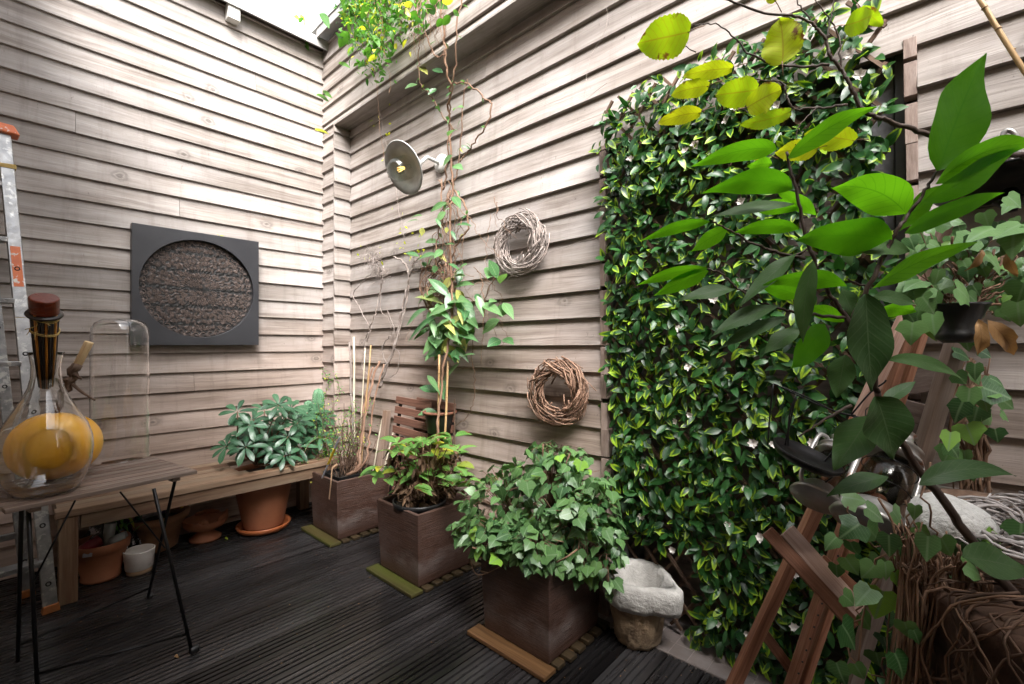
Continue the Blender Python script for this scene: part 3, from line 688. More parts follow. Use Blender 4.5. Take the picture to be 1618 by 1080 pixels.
# ---- twig wreaths
def wreath(c,R0,thick,name,label,mat,n=120,tw=.0028,nrm_=(0,-1,0),squash=1.0,group=None,seed=1,chaos=0):
    rr=random.Random(seed); c=V(*c); N=nrm(nrm_); e1=nrm(np.cross(N,V(0,0,1))); e2=np.cross(e1,N)
    mb=MB()
    for i in range(n):
        q0=rr.uniform(0,2*PI); span=rr.uniform(.7,2.3); dr0=rr.uniform(-1,1); ph=rr.uniform(0,6); tilt=rr.uniform(-.35,.35)
        pts=[];m=9
        for k in range(m):
            t=k/(m-1); q=q0+span*t; a=ph+t*span*1.1
            rad=R0+thick*.9*math.cos(a)*rr.uniform(.85,1.1)+ (.35*thick*dr0) + tilt*thick*(t-.5)*3
            h=thick*.75*math.sin(a)
            if i%6==0 and k==m-1: rad+=thick*.7
            if i%7==0 and k==0: rad-=thick*.5; 
            pts.append(c+(e1*math.cos(q)+e2*math.sin(q)*squash)*rad+N*(h+thick*.8))
        r0=tw*rr.uniform(.6,1.4)
        if rr.random()<chaos:
            a=pts[0]; b=pts[4]; dd=nrm(b-a); pts=[a-dd*.02*rr.random(),(a+b)/2+N*rr.uniform(0,.02),b+dd*rr.uniform(0,.035)]; m=3; r0*=1.1
        mb.tube(pts,taper(m,r0,r0*.55),5)
    o=mb.build(name,mat,None,smooth=True,origin=c); tag(o,label,'wreath',group); return o
wreath(onY(826,386,.165),.132,.038,'wreath','grey woven twig wreath, the upper one of the two beside the leafy screen',M['greytwig'],190,.0028,squash=.93,seed=3,chaos=.12)
wreath(onY(886,618,.165),.134,.038,'wreath','brown rough twig wreath, the lower one above the ivy planter',M['browntwig'],170,.0036,squash=.92,seed=5,chaos=.5)
wreath(onY(700,450,.15),.115,.05,'wreath','dark brown twig wreath half hidden behind the climbing plant leaves',M['browntwig'],110,.0024,squash=1.1,seed=8)

# ---- dark pendant lamp at right edge
pl=onY(1597,290,.06)
pd=thing('wall_lamp','dark disc-shaded lamp with a steel hook, at the right edge high on the wall','wall lamp',pl)
mb=MB(); mb.lathe([(0,.02),(.05,.018),(.165,-.002),(.168,-.006),(.16,-.008),(.05,.008),(0,.010)],pl+V(.02,0,0),48,(0,.12,1)); mb.build('shade',M['black_metal'],pd,smooth=True)
mb=MB(); mb.lathe([(0,-.01),(.012,-.012),(.018,-.03),(.033,-.036),(.033,-.045),(.014,-.06),(.012,-.07),(0,-.07)],pl,24); mb.build('finial',M['black_metal'],pd,smooth=True)
a=onY(1590,235,.08); mb=MB(); mb.tube(spline([pl+V(.02,0,.02),a+V(.02,0,-.05),a+V(-.006,0,0),a+V(-.002,0,.045),a+V(.016,0,.03),a+V(.022,0,-.04)]),.006,10); mb.build('hook',M['lantern_metal'],pd,smooth=True)
# ================================================================== BENCH, TABLE, LADDER, CHAIRS
BH=.445
bn=thing('bench','long weathered slatted wooden bench along the foot of the left wall','bench',(.15,-.65,0))
# five slats, the middle ones cut round the sunk terracotta pot
hp=V(.145,-.475); hr=.205
mb=MB(); by0,by1=-1.472,-.10
xs=[(-.098,-.02),(-.012,.072),(.080,.168),(.176,.262),(.270,.345)]
for (a,b) in xs:
    xm=(a+b)/2; 
    def cut(xx): 
        d=hr*hr-(xx-hp[0])**2; return math.sqrt(d) if d>0 else 0
    h=max(cut(a),cut(b),cut(xm))*.93
    if h>.03:
        mb.box(a,b,by0,hp[1]-h,BH-.026,BH,1); mb.box(a,b,hp[1]+h,by1,BH-.026,BH,1)
    else: mb.box(a,b,by0,by1,BH-.026,BH,1)
mb.build('seat',M['bench'],bn,bevel=.003)
mb=MB(); mb.box(.351,.430,by0-.01,by1+.02,BH-.032,BH+.002,1); mb.build('front_rail',M['bench'],bn,bevel=.004)
mb=MB(); mb.box(.385,.421,by0+.08,by1,BH-.10,BH-.034,1); mb.build('apron',M['bench'],bn,bevel=.003)
mb=MB(); mb.box(-.098,.40,by0+.002,by0+.03,BH-.09,BH-.027,0); mb.build('apron',M['bench'],bn,bevel=.003)
for (lx,ly) in ((.352,by0),(-.09,by0+.031),(.352,by1-.07),(-.09,by1-.07)):
    mb=MB(); mb.box(lx,lx+.07,ly+.003,ly+.071,0,BH-.034,2); mb.build('leg',M['bench'],bn,bevel=.003)

# ---- folding table
TZ=.715
A=onZ(313,743,TZ); B=onZ(8,806,TZ); C_=onZ(255,718,TZ)
ux=nrm(A-B); vy=nrm(C_-A); vy=nrm(vy-ux*np.dot(vy,ux)); Lx=np.linalg.norm(A-B); Ly=max(.44,np.linalg.norm(C_-A))
tb=thing('folding_table','small folding slatted table holding the glass vessels','table',((A+B)/2+vy*Ly/2)*V(1,1,0))
mb=MB(); ns=8; sw=Ly/ns
for k in range(ns):
    c=(A+B)/2+vy*(sw*(k+.5))-V(0,0,.007); mb.frame(c,ux,vy,(0,0,1),Lx+R.uniform(-.003,.003),sw-.010,.014,0)
mb.build('tabletop',M['table'],tb,bevel=.002)
for e in (.07,Lx-.07):
    mb=MB(); mb.frame(B+ux*e+vy*Ly/2-V(0,0,.022),vy,ux,(0,0,1),Ly-.03,.028,.014,0); mb.build('batten',M['table'],tb,bevel=.002)
F1=onZ(303,1029,.012); F2=onZ(234,943,.01)
T1=onZ(283,753,TZ-.03); 
e1=F1; 
def leg(a,b,name='leg'):
    m_=MB(); m_.tube([a,b],.0062,10); return m_.build(name,M['black_metal'],tb,smooth=True)
# right-hand pair crosses like an X, left-hand pair likewise
topn=A-ux*.05+vy*.10-V(0,0,.03); topf=A-ux*.05+vy*(Ly-.10)-V(0,0,.03)
# legs cross in the length direction of the frame
P_a=onZ(277,757,TZ-.03); P_b=onZ(243,772,TZ-.03)
leg(P_b,F1); leg(P_a,F2)
w_=B-A
wv=nrm(w_)*(.36)
FL1=onZ(60,1105,.012); FL2=onZ(28,1045,.01)
P_c=onZ(34,800,TZ-.03); P_d=onZ(45,806,TZ-.03)
leg(P_d,FL1); leg(P_c,FL2)
mb=MB(); mb.tube([F1+(P_b-F1)*.115,FL1+(P_d-FL1)*.14],.005,8); mb.build('cross_bar',M['black_metal'],tb,smooth=True)
mb=MB(); mb.tube([F2+(P_a-F2)*.09,FL2+(P_c-FL2)*.12],.005,8); mb.build('cross_bar',M['black_metal'],tb,smooth=True)
X1_=at(257,838,1.72)
mb=MB(); mb.tube([onZ(190,777,TZ-.03),(F1+(P_b-F1)*.60+F2+(P_a-F2)*.52)/2],.003,8); mb.build('brace',M['black_metal'],tb,smooth=True)
mb=MB(); mb.tube([onZ(119,790,TZ-.03),FL1+(P_d-FL1)*.62],.003,8); mb.build('brace',M['black_metal'],tb,smooth=True)
mb=MB(); dd=nrm(ux); mb.tube([F1+V(0,0,.004)-dd*.006,F1+V(0,0,.004)+dd*.024],.014,12); mb.build('foot_cap',M['black_plastic'],tb,smooth=True,bevel=.002)
mb=MB(); mb.tube([F2+V(0,0,0)-dd*.005,F2+V(0,0,0)+dd*.018],.010,12); mb.build('foot_cap',M['black_plastic'],tb,smooth=True,bevel=.002)

# ---- step ladder leaning against the left wall
f1=onZ(92,962,.0); t1=onX(17,212,.06); f2=onZ(55,938,.0); t2=f2+(t1-f1)+V(-.01,-.03,-.0)
lad=thing('step_ladder','scuffed aluminium step ladder with orange top, folded against the left wall','ladder',f1)
dirL=nrm(t1-f1); W_=V(.12,-1,0); W_=nrm(W_)
Lr=np.linalg.norm(t1-f1)
back=nrm(np.cross(W_,dirL)); 
def rail(a,b,wd,th):
    m_=MB(); d=nrm(b-a); sd=nrm(W_-d*np.dot(W_,d)); fr=np.cross(d,sd)
    m_.frame((a+b)/2+sd*wd/2,sd,fr,d,wd,th,np.linalg.norm(b-a),2); return m_.build('rail',M['alu'],lad,bevel=.003),sd,fr,d
r1,sd1,fr1,d1=rail(f1+dirL*.03,t1,.050,.022)
W=.40
r2=rail(f1+W_*W+dirL*.03,t1+W_*W*.8,.050,.022)[0]
f2u=f2+nrm(t2-f2)*.03
r3=rail(f2u,f2u+(t2-f2u)*.80,.044,.02)[0]
r4=rail(f2u+W_*W,f2u+(t2-f2u)*.80+W_*W*.85,.044,.02)[0]
for zf in (.10,.235,.37,.50,.63,.76,.88):
    mb=MB(); a=f1+(t1-f1)*zf; mb.frame(a+W_*(W/2+.02)*(1-.1*zf),W_,nrm(V(1,.1,0)),(0,0,1),W*(1-.2*zf)-.03,.075,.022,0)
    mb.build('step',M['alu'],lad,bevel=.002)
for zf in (.13,.44):
    mb2=MB(); mb2.frame(f2+(t2-f2)*zf+W_*(W/2+.02),W_,nrm(V(1,.1,0)),(0,0,1),W-.04,.02,.03,0); mb2.build('brace',M['alu'],lad,bevel=.002)
for (fx,dr) in ((f1,t1-f1),):
    for zf in (.055,.17,.285,.40,.52,.70): 
        mb=MB(); c=fx+dr*zf+sd1*.025+fr1*.011
        pts=[c+(sd1*math.cos(q)+d1*math.sin(q))*.0085 for q in np.linspace(0,2*PI,17)]; mb.tube(pts,.0028,6,cap=False); mb.build('rivet',M['black_metal'],lad,smooth=True); mb=MB()
        c=f2u+(t2-f2u)*zf*1.1+sd1*.022+fr1*.010
        pts=[c+(sd1*math.cos(q)+d1*math.sin(q))*.0075 for q in np.linspace(0,2*PI,17)]; mb.tube(pts,.0026,6,cap=False); mb.build('rivet',M['black_metal'],lad,smooth=True)
mb=MB(); c=t1+W_*W*.38
mb.frame(t1+W_*(W*.4)+d1*.015,W_,fr1,d1,W*.8+.06,.07,.05,0,top=(.9,.8)); mb.build('top_cap',M['orange'],lad,bevel=.008)
for (fo,ww) in ((f1,.062),(f2,.056),(f1+W_*W,.062),(f2+W_*W,.056)):
    m_=MB(); m_.frame(fo+W_*.025+V(0,0,.017),W_,nrm(V(1,.1,0)),(0,0,1),ww,.04,.034,0,top=(.85,.8)); m_.build('foot',M['footrub'],lad,bevel=.004)
# orange worn sticker plate on the outer rail
zz=.73; mb=MB(); c=f1+(t1-f1)*.705+sd1*.025+fr1*.0115; mb.frame(c,sd1,fr1,d1,.034,.001,.20,2); mb.build('sticker',M['orange'],lad)
mb=MB(); c=f1+(t1-f1)*.925
for k in range(4):
    cc=c+d1*(k*.006-.01); L_=[cc-sd1*.004+fr1*.013,cc+sd1*.054+fr1*.013,cc+sd1*.054-fr1*.014,cc-sd1*.004-fr1*.014,cc-sd1*.004+fr1*.013]
    mb.tube(wob(L_,.002),.003,6)
o=mb.build('rope',M['straw'],origin=c); tag(o,'pale cord wound round the ladder rail near its orange top','rope')

# ---- folded chairs leaning on the wall
def chair(c,rz,lean,name_label,tilt=0.0):
    ch=thing('folding_chair',name_label,'chair',(c[0],c[1],0),'folded slatted chairs against the right wall')
    ca,sa=math.cos(rz),math.sin(rz); X=V(ca,sa,0); Y=V(-sa,ca,0); Z=nrm(V(0,0,1)*math.cos(lean)+Y*math.sin(lean)); X=nrm(X+Z*math.tan(tilt)*0+V(0,0,-1)*math.sin(tilt)); Z=nrm(Z-X*np.dot(Z,X)); Nn=np.cross(Z,X)
    O=V(*c); h=.90; wd=.37
    mb=MB()
    for k in range(6):
        zc=h-.03-k*.063; mb.frame(O+Z*zc+Nn*(-.0),X,Nn,Z,wd,.014,.046,0)
    mb.build('backrest',M['chairw'],ch,bevel=.003)
    mb=MB()
    for k in range(7): zc=.46-k*.055; mb.frame(O+Z*zc+Nn*.02,X,Nn,Z,wd,.014,.045,0)
    mb.build('seat',M['chairw'],ch,bevel=.003)
    for sx in (-1,1):
        m_=MB(); m_.frame(O+X*sx*(wd/2-.03)+Z*(h/2-.02)+Nn*(-.013 if False else .014),X,Nn,Z,.022,.012,h-.06,2); m_.build('leg',M['black_metal'],ch)
        m_=MB(); m_.frame(O+X*sx*(wd/2-.06)+Z*.33+Nn*.034,X,Nn,Z,.02,.012,.62,2); m_.build('leg',M['black_metal'],ch)
chair((1.03,-.02,.0),0.0,.115,'front one of two folded red-brown slatted chairs, nearer the corner',.03)
chair((1.19,.035,.0),0.0,.105,'rear one of two folded red-brown slatted chairs, half behind the other',.03)
# two timber posts leaning in the corner behind the twiggy planter
a=onY(590,735,.02)*V(1,1,0); b=onY(612,648,.14)
mb=MB(); mb.bar(a+V(0,0,.01),b,.045,.04); o=mb.build('timber_post',M['post'],origin=a,bevel=.003); tag(o,'reddish rough timber post leaning in the corner beside the folded chairs','post')
for i,(x0,x1,yt,lb) in enumerate(((585,622,640,'thin pale cane leaning left of the folded chairs, the upper one'),(575,604,655,'thin pale cane leaning behind the timber post, nearest the corner'))):
    a=onY(x0,760,.0); b=onY(x1,yt+(6 if i else 40),.13)
    mb=MB(); mb.tube([V(a[0],a[1],.02),b],.005,8); o=mb.build('cane',M['palecane'],origin=V(a[0],a[1],.02),smooth=True); tag(o,lb,'cane')
# wall basket pot with terracotta rim behind canes
c=onY(699,660,.10)
bk=thing('hanging_pot','dark pot with a rusty rim hung low on the right wall behind the canes','plant pot',c)
mb=MB(); mb.lathe([(0,-.0),(.07,0),(.085,.10),(.09,.118)],c+V(0,-.02,-.08),32); mb.build('pot',M['black_plastic'],bk,smooth=True,solid=.003)
mb=MB(); mb.lathe([(.088,.108),(.10,.110),(.102,.122),(.09,.126),(.086,.112)],c+V(0,-.02,-.08),32); mb.build('rim',M['rust'],bk,smooth=True)
for k,(dx) in enumerate((-.1,.06,.11)):
    mb=MB(); a=c+V(dx,.0,.12 if dx>.1 else .02); mb.tube([V(a[0],a[1],.0),a],.004,6); o=mb.build('stake',M['bark'],origin=V(a[0],a[1],0)); tag(o,['thin dark stake left of the hanging pot','thin dark stake just right of the hanging pot','taller dark stake at the right of the hanging pot'][k],'stake')
# ================================================================== PLANTERS
def planter(cx,cy,label,h=.365,wt=.375,wb=.345,z0=.022):
    t=thing('square_planter',label,'planter',(cx,cy,z0),'square brown ribbed planters')
    mb=MB(); P=lambda w,z:[(cx-w/2,cy-w/2,z),(cx+w/2,cy-w/2,z),(cx+w/2,cy+w/2,z),(cx-w/2,cy+w/2,z)]
    lev=[P(wb*.985,z0),P(wb,z0+.012),P((wb+wt)/2,z0+h/2),P(wt,z0+h-.004),P(wt-.006,z0+h),P(wt-.034,z0+h),P(wt-.040,z0+h-.006),P(wb-.03,z0+.12)]
    vs=[p for l in lev for p in l]; fs=[(3,2,1,0)]
    for i in range(len(lev)-1):
        for k in range(4): fs.append((4*i+k,4*i+(k+1)%4,4*i+4+(k+1)%4,4*i+4+k))
    n=len(lev)*4; fs.append((n-4,n-3,n-2,n-1))
    mb.add(vs,fs); mb.build('box',M['planter'],t,bevel=.004); return t
PL=[(.57,-.085),(1.40,-.087),(2.215,-.09)]
planter(*PL[0],'square brown ribbed planter holding the twiggy shrub, nearest the corner')
planter(*PL[1],'middle square brown ribbed planter, with a bushy half-withered plant')
planter(*PL[2],'largest-looking square brown ribbed planter, overflowing with ivy, next to the stone pot')
def slabs(cx,cy,label1,m1,w=.07,ext=.025):
    t=thing('slatted_stand',label1,'plant stand',(cx,cy,0),'slatted stands under the planters')
    mb=MB(); mb.box(cx-.215,cx+.20,cy-.235,cy-.235+w,.003,.0205,0); mb.build('board',m1,t,bevel=.003)
    for k in range(6):
        y0=cy-.235+w+.012+k*.066
        mb=MB(); mb.box(cx-.2,cx+.205+R.uniform(-.004,.006),y0,y0+.045,.003,.0195,0); mb.build('slat',M['slabdark'],t,bevel=.003)
    mb=MB(); mb.box(cx+.15,cx+.18,cy-.16,cy+.2,.0005,.0028,1); mb.build('batten',m1,t)
slabs(PL[0][0],PL[0][1],'mossy slatted stand under the corner planter',M['slab'])
slabs(PL[1][0],PL[1][1],'mossy green slatted stand under the middle planter',M['slab'])
slabs(PL[2][0],PL[2][1],'orange-brown slatted stand under the ivy planter',M['slab2'])

def rpot(name,label,cat,c,prof,mat,inner=None,group=None,seg=48,wobv=0,soil=None):
    t=thing(name,label,cat,c,group)
    mb=MB(); mb.lathe(prof,c,seg,wob=wobv); mb.build('body',mat,t,smooth=True)
    if soil:
        mb=MB(); mb.lathe([(0,soil[1]+.01),(soil[0]*.6,soil[1]+.006),(soil[0],soil[1])],c,32,wob=.01); mb.build('soil',M['soil'],t,smooth=True)
    return t
# ---- P1: black nursery pot (square) with twiggy shrub
c=onZ(548,760,.335); c=V(.60,-.12,.16)
np_=thing('nursery_pot','small black square nursery pot inside the corner planter','plant pot',c)
mb=MB(); a,b=.085,.115; z0,z1=.16,.395
vs=[(c[0]-a,c[1]-a,z0),(c[0]+a,c[1]-a,z0),(c[0]+a,c[1]+a,z0),(c[0]-a,c[1]+a,z0)]+[(c[0]-b,c[1]-b,z1),(c[0]+b,c[1]-b,z1),(c[0]+b,c[1]+b,z1),(c[0]-b,c[1]+b,z1)]
mb.add(vs,[(0,1,5,4),(1,2,6,5),(2,3,7,6),(3,0,4,7)]); mb.build('pot',M['black_plastic'],np_,solid=.004,bevel=.01)
mb=MB(); mb.box(c[0]-b+.008,c[0]+b-.008,c[1]-b+.008,c[1]+b-.008,.36,.375); mb.build('soil',M['soil'],np_)
sh=thing('twiggy_shrub','bare reddish twiggy shrub with few small leaves in the corner planter','plant',(c[0],c[1],.375))
mb=MB(); tips=[]
for i in range(46):
    a0=c+V(R.gauss(0,.035),R.gauss(0,.035),.21); q=R.uniform(0,2*PI); sp=R.uniform(.1,.3); h=R.uniform(.18,.52)
    p1=a0+V(math.cos(q)*sp*.3,math.sin(q)*sp*.3,h*.5); p2=a0+V(math.cos(q)*sp*.5,math.sin(q)*sp*.5,h)
    pts=wob(spline([a0,p1,p2],5),.006); r0=R.uniform(.0018,.004); mb.tube(pts,taper(len(pts),r0,r0*.4),5); tips+=pts[4:]
mb.build('stems',M['bark'],sh,smooth=True)
mb=MB()      # peeling upright old stems rising to the wall
def PX(x,y,Y): return onY(x,y,Y)
for (pts,r0,r1) in (([(566,738),(572,690),(580,640),(588,600),(600,570)],.012,.007),([(560,740),(570,700),(574,650),(580,610),(590,580)],.009,.006),([(572,738),(583,700),(586,660),(597,610),(607,575)],.008,.005)):
    P=[c+V(R.gauss(0,.02),R.gauss(0,.02),.2)]+[PX(x,y,-.10+.05*i) for i,(x,y) in enumerate(pts)]; P=wob(spline(P,5),.004); mb.tube(P,taper(len(P),r0,r1),7)
mb.build('trunk',M['browntwig'],sh,smooth=True)
lf=Leaves()
for i in range(420):
    p=R.choice(tips)+rv(.03)+V(-.02,0,.03*R.random()); lf.one(p,rv(1)+V(0,0,.1),rv(.4)+V(0,-.5,.8),R.uniform(.012,.026),R.uniform(.008,.014),rows=2)
lf.build('leaves',M['lf_small'],sh)
# canes stuck in the planter
for k,(x0,y0,x1,y1,r,mt,lb) in enumerate(((557,735,559,532,.0075,'palecane','thick pale cane standing in the corner planter, farthest left'),(553,740,552,540,.007,'greytwig','rough grey stick beside the thick pale cane in the corner planter'),(571,735,577,550,.004,'palecane','thin white cane in the corner planter'),(580,740,586,545,.0055,'cane','orange bamboo cane in the corner planter'))):
    a=V(.50+.06*k,-.02-.02*k,.28); b=onY(x1,y1,.04)
    mb=MB(); P=[a*(1-t)+b*t for t in np.linspace(0,1,7)]; P=wob(P,.0015 if mt!='greytwig' else .007); mb.tube(P,r,8); o=mb.build('cane',M[mt],origin=a,smooth=True); tag(o,lb,'cane')
# yellow/white brush-like tags
a=onY(537,690,-.30); b=onY(509,755,-.33)
tg=thing('plant_marker','flat marker with a yellow middle leaning on the corner planter rim','plant label',b)
mb=MB(); d=b-a; mb.bar(a,a+d*.28,.012,.003); mb.build('tip',M['label_white'],tg)
mb=MB(); mb.bar(a+d*.281,a+d*.66,.014,.003); mb.build('middle',M['yellow_plastic'],tg)
mb=MB(); mb.bar(a+d*.661,b,.010,.003); mb.build('end',M['label_white'],tg)
a=onY(533,733,-.28); mb=MB(); P=spline([a,onY(525,740,-.30),onY(523,760,-.315),onY(520,788,-.31)],6)
for i in range(len(P)-1): mb.bar(P[i],P[i+1],.013,.002,(0,1,0))
o=mb.build('plant_marker',M['cork'],origin=P[-1]); tag(o,'bent beige strip hanging over the front of the corner planter','plant label')
# ---- P2 hydrangea
c=V(1.42,-.14,.14)
t=rpot('nursery_pot','round black nursery pot inside the middle planter','plant pot',c,[(0,0),(.10,0),(.135,.235),(.142,.237),(.142,.258),(.137,.260),(.133,.250),(.13,.23)],M['black_plastic'],soil=(.13,.235))
hy=thing('hydrangea','bushy plant with fresh pale green leaves over withered brown ones, in the middle planter','plant',c+V(0,0,.235))
mb=MB(); lf=Leaves(); dead=Leaves(); ends=[]
for i in range(26):
    q=R.uniform(0,2*PI); sp=R.uniform(.02,.21); a0=c+V(math.cos(q)*sp*.3,math.sin(q)*sp*.3,.235); h=R.uniform(.10,.30)
    e=a0+V(math.cos(q)*sp*.8,math.sin(q)*sp*.8,h); P=spline([a0,(a0+e)/2+rv(.012),e],5); mb.tube(P,taper(len(P),.0035,.002),5); ends.append((e,q,sp))
    for k in range(26):
        p=P[R.randrange(1,len(P))]+rv(.016); dead.one(p,V(math.cos(q)*.4,math.sin(q)*.4,-.9)+rv(.5),rv(1),R.uniform(.03,.075),R.uniform(.018,.04),droop=R.uniform(-.6,.9),fold=R.uniform(.2,.9),rows=3,wave=.15)
    for k in range(4 if sp>.11 else (3 if R.random()<.4 else 0)):
        qq=q+k*1.25+R.uniform(-.3,.3); d=V(math.cos(qq),math.sin(qq),R.uniform(-.1,.3)); lf.one(e+d*.012,d,V(0,-.15,1)+rv(.15),R.uniform(.075,.12),R.uniform(.055,.078),w_ovate,droop=.5,rows=5,cols=2,fold=.2)
for (x,y) in ((612,706),(628,700),(640,712),(655,702),(668,698),(690,706),(705,692),(716,690),(726,752),(735,760),(600,748),(610,755),(652,768),(668,775),(720,735),(604,737),(647,776),(682,700)):
    e=onY(x,y,-.14+R.uniform(-.12,.06)); 
    mb.tube(spline([c+V(0,0,.24),(c+e)/2+V(0,0,.12),e],5),.002,5)
    for k in range(3):
        qq=R.uniform(0,6.28); d=V(math.cos(qq),math.sin(qq),R.uniform(-.2,.25)); lf.one(e+d*.01,d,V(0,-.3,1)+rv(.15),R.uniform(.075,.12),R.uniform(.052,.075),w_ovate,droop=.5,rows=5,cols=2)
mb.build('stems',M['vine'],hy,smooth=True); lf.build('leaves',M['lf_hyd'],hy); dead.build('withered_leaves',M['lf_dead'],hy)
# ---- P3 ivy
c=V(2.215,-.09,.30)
iv=thing('ivy','big mound of glossy trailing ivy spilling over the front square planter','plant',(c[0],c[1],.33))
mb=MB(); mb.box(c[0]-.165,c[0]+.165,c[1]-.165,c[1]+.165,.31,.335); mb.build('soil',M['soil'],iv)
lf=Leaves(); mb=MB()
def ell(n,cen,rad,rnd):
    out=[]
    for _ in range(n):
        v=rv(1); v/=np.linalg.norm(v); k=rnd.uniform(.66,1.06); out.append((V(*cen)+v*V(*rad)*k,v))
    return out
shapes=[((2.235,-.02,.58),(.28,.20,.18),360),((2.02,-.12,.52),(.20,.17,.16),190),((2.40,-.05,.50),(.14,.18,.22),300),((2.10,-.26,.42),(.17,.09,.08),170),((1.93,-.24,.415),(.09,.08,.05),60),((2.30,-.24,.43),(.14,.09,.09),140),((2.52,-.06,.40),(.06,.08,.14),60),((2.20,.03,.74),(.16,.10,.05),60)]
for cen,rad,n in shapes:
    for p,v in ell(n,cen,rad,R):
        if p[1]>.19: continue
        out=nrm(v+V(0,-.3,.25)); d=nrm(V(out[0]*.6,out[1]*.6-.2,-.6)+rv(.55)); lf.ivy(p,d,out+V(0,-.1,.6)+rv(.42),R.uniform(.030,.078))
        if R.random()<.35: q=p+V(0,0,0); mb.tube([q,q+(V(*cen)-q)*.4+V(0,0,.02),V(*cen)*.7+c*.3],.0014,4)
for k in range(16):
    q=R.uniform(0,2*PI); e=V(*R.choice(shapes)[0])+rv(.07); P=wob(spline([c+V(R.uniform(-.1,.1),R.uniform(-.1,.1),.03),(c+e)/2+rv(.05),e],6),.006); mb.tube(P,.003,5)
P=spline([onY(742,883,-.30),onY(755,908,-.33),onY(790,895,-.31),onY(800,880,-.25)],7); mb.tube(P,.0022,6)
P=spline([onY(880,888,-.30),onY(895,880,-.31),onY(912,868,-.27)],6); mb.tube(P,.003,6)
mb.build('stems',M['vine'],iv,smooth=True); lf.build('leaves',M['lf_ivy'],iv)

# ---- stone mortar
c=onZ(1007,1008,.006)
sp=thing('stone_mortar','rough pitted stone mortar with a pouring lug, on the floor beside the ivy planter','stone pot',c)
def lug(q,z,r): 
    a=(q-math.radians(-5)+PI)%(2*PI)-PI
    return ((.062 if z<.27 else .040)*math.exp(-(a/.34)**2) if z>.165 and r>.10 else 0)+.0025*math.sin(9*q+z*60)+.002*math.sin(17*q-z*90)
HZ=1.12; mb=MB(); mb.lathe([(r,z*HZ) for r,z in [(0,0),(.080,0),(.090,.015),(.100,.07),(.110,.13),(.116,.150)]],c,72,ex=lambda q,z,r:.003*math.sin(8*q+z*70)+.002*math.sin(19*q-z*110)+.0015*math.sin(31*q+z*150)); mb.build('base',M['stone_low'],sp,smooth=True)
mb=MB(); mb.lathe([(r,z*HZ) for r,z in [(.114,.146),(.138,.150),(.146,.168),(.150,.20),(.146,.232),(.132,.244),(.116,.240),(.108,.222),(.100,.17),(.08,.11),(.04,.085),(0,.08)]],c,80,ex=lambda q,z,r:(lug(q,z,r) if r>.11 else .002*math.sin(9*q+z*60)),sc=(.94,.94)); mb.build('bowl',M['stone'],sp,smooth=True)

# ---- big terracotta pot sunk in bench with leathery shrub
c=V(hp[0]+.0,hp[1],0)
rpot('terracotta_saucer','glossy orange terracotta saucer under the big pot at the bench end','saucer',c,[(0,.004),(.125,.004),(.15,.012),(.165,.04),(.160,.046),(.150,.042),(.14,.020),(0,.018)],M['saucer'])
c=c+V(0,0,.022)
rpot('terracotta_pot','big plain terracotta pot rising through the end of the bench','plant pot',c,[(0,0),(.112,0),(.122,.02),(.155,.20),(.178,.33),(.184,.338),(.188,.342),(.190,.375),(.186,.382),(.178,.380),(.172,.35)],M['terra'],soil=(.172,.35))
rh=thing('leathery_shrub','low spreading shrub with whorls of leathery blue-green leaves, in the bench pot','plant',(c[0],c[1],.43))
lf=Leaves(); mb=MB()
hubs=[]
for (x,y) in ((375,650),(392,690),(400,662),(418,648),(430,672),(445,655),(455,690),(470,668),(486,652),(500,668),(505,690),(410,700),(430,708),(450,720),(470,705),(480,690),(395,672),(440,640),(500,650),(425,690),(478,722),(388,706),(460,645),(512,660),(490,708),(436,724),(410,676),(515,690)):
    hubs.append(onX(x,y,R.uniform(.10,.40)))
for i in range(14): hubs.append(V(.15,-.46,.60)+rv(1)*V(.09,.11,.04))
for h in hubs:
    a0=c+V(R.uniform(-.06,.06),R.uniform(-.06,.06),.41); P=spline([a0,(a0+h)/2+rv(.02)+V(0,0,-.02),h],5); mb.tube(P,taper(len(P),.006,.003),6)
    up=nrm(nrm((h-a0)*V(1,1,.3))*.25+V(.55,-.25,.85)); e1=nrm(np.cross(up,V(1,0,.1))); e2=np.cross(up,e1); n=R.randrange(6,9); o_=R.random()*6
    for k in range(n):
        q=o_+2*PI*k/n+R.uniform(-.15,.15); d=e1*math.cos(q)+e2*math.sin(q)+up*R.uniform(-.25,.15); lf.one(h+d*.008,d,up,R.uniform(.085,.125),R.uniform(.036,.050),w_obov,droop=.35,rows=6,cols=1,fold=.15)
mb.build('stems',M['vine'],rh,smooth=True); lf.build('leaves',M['lf_rhodo'],rh)
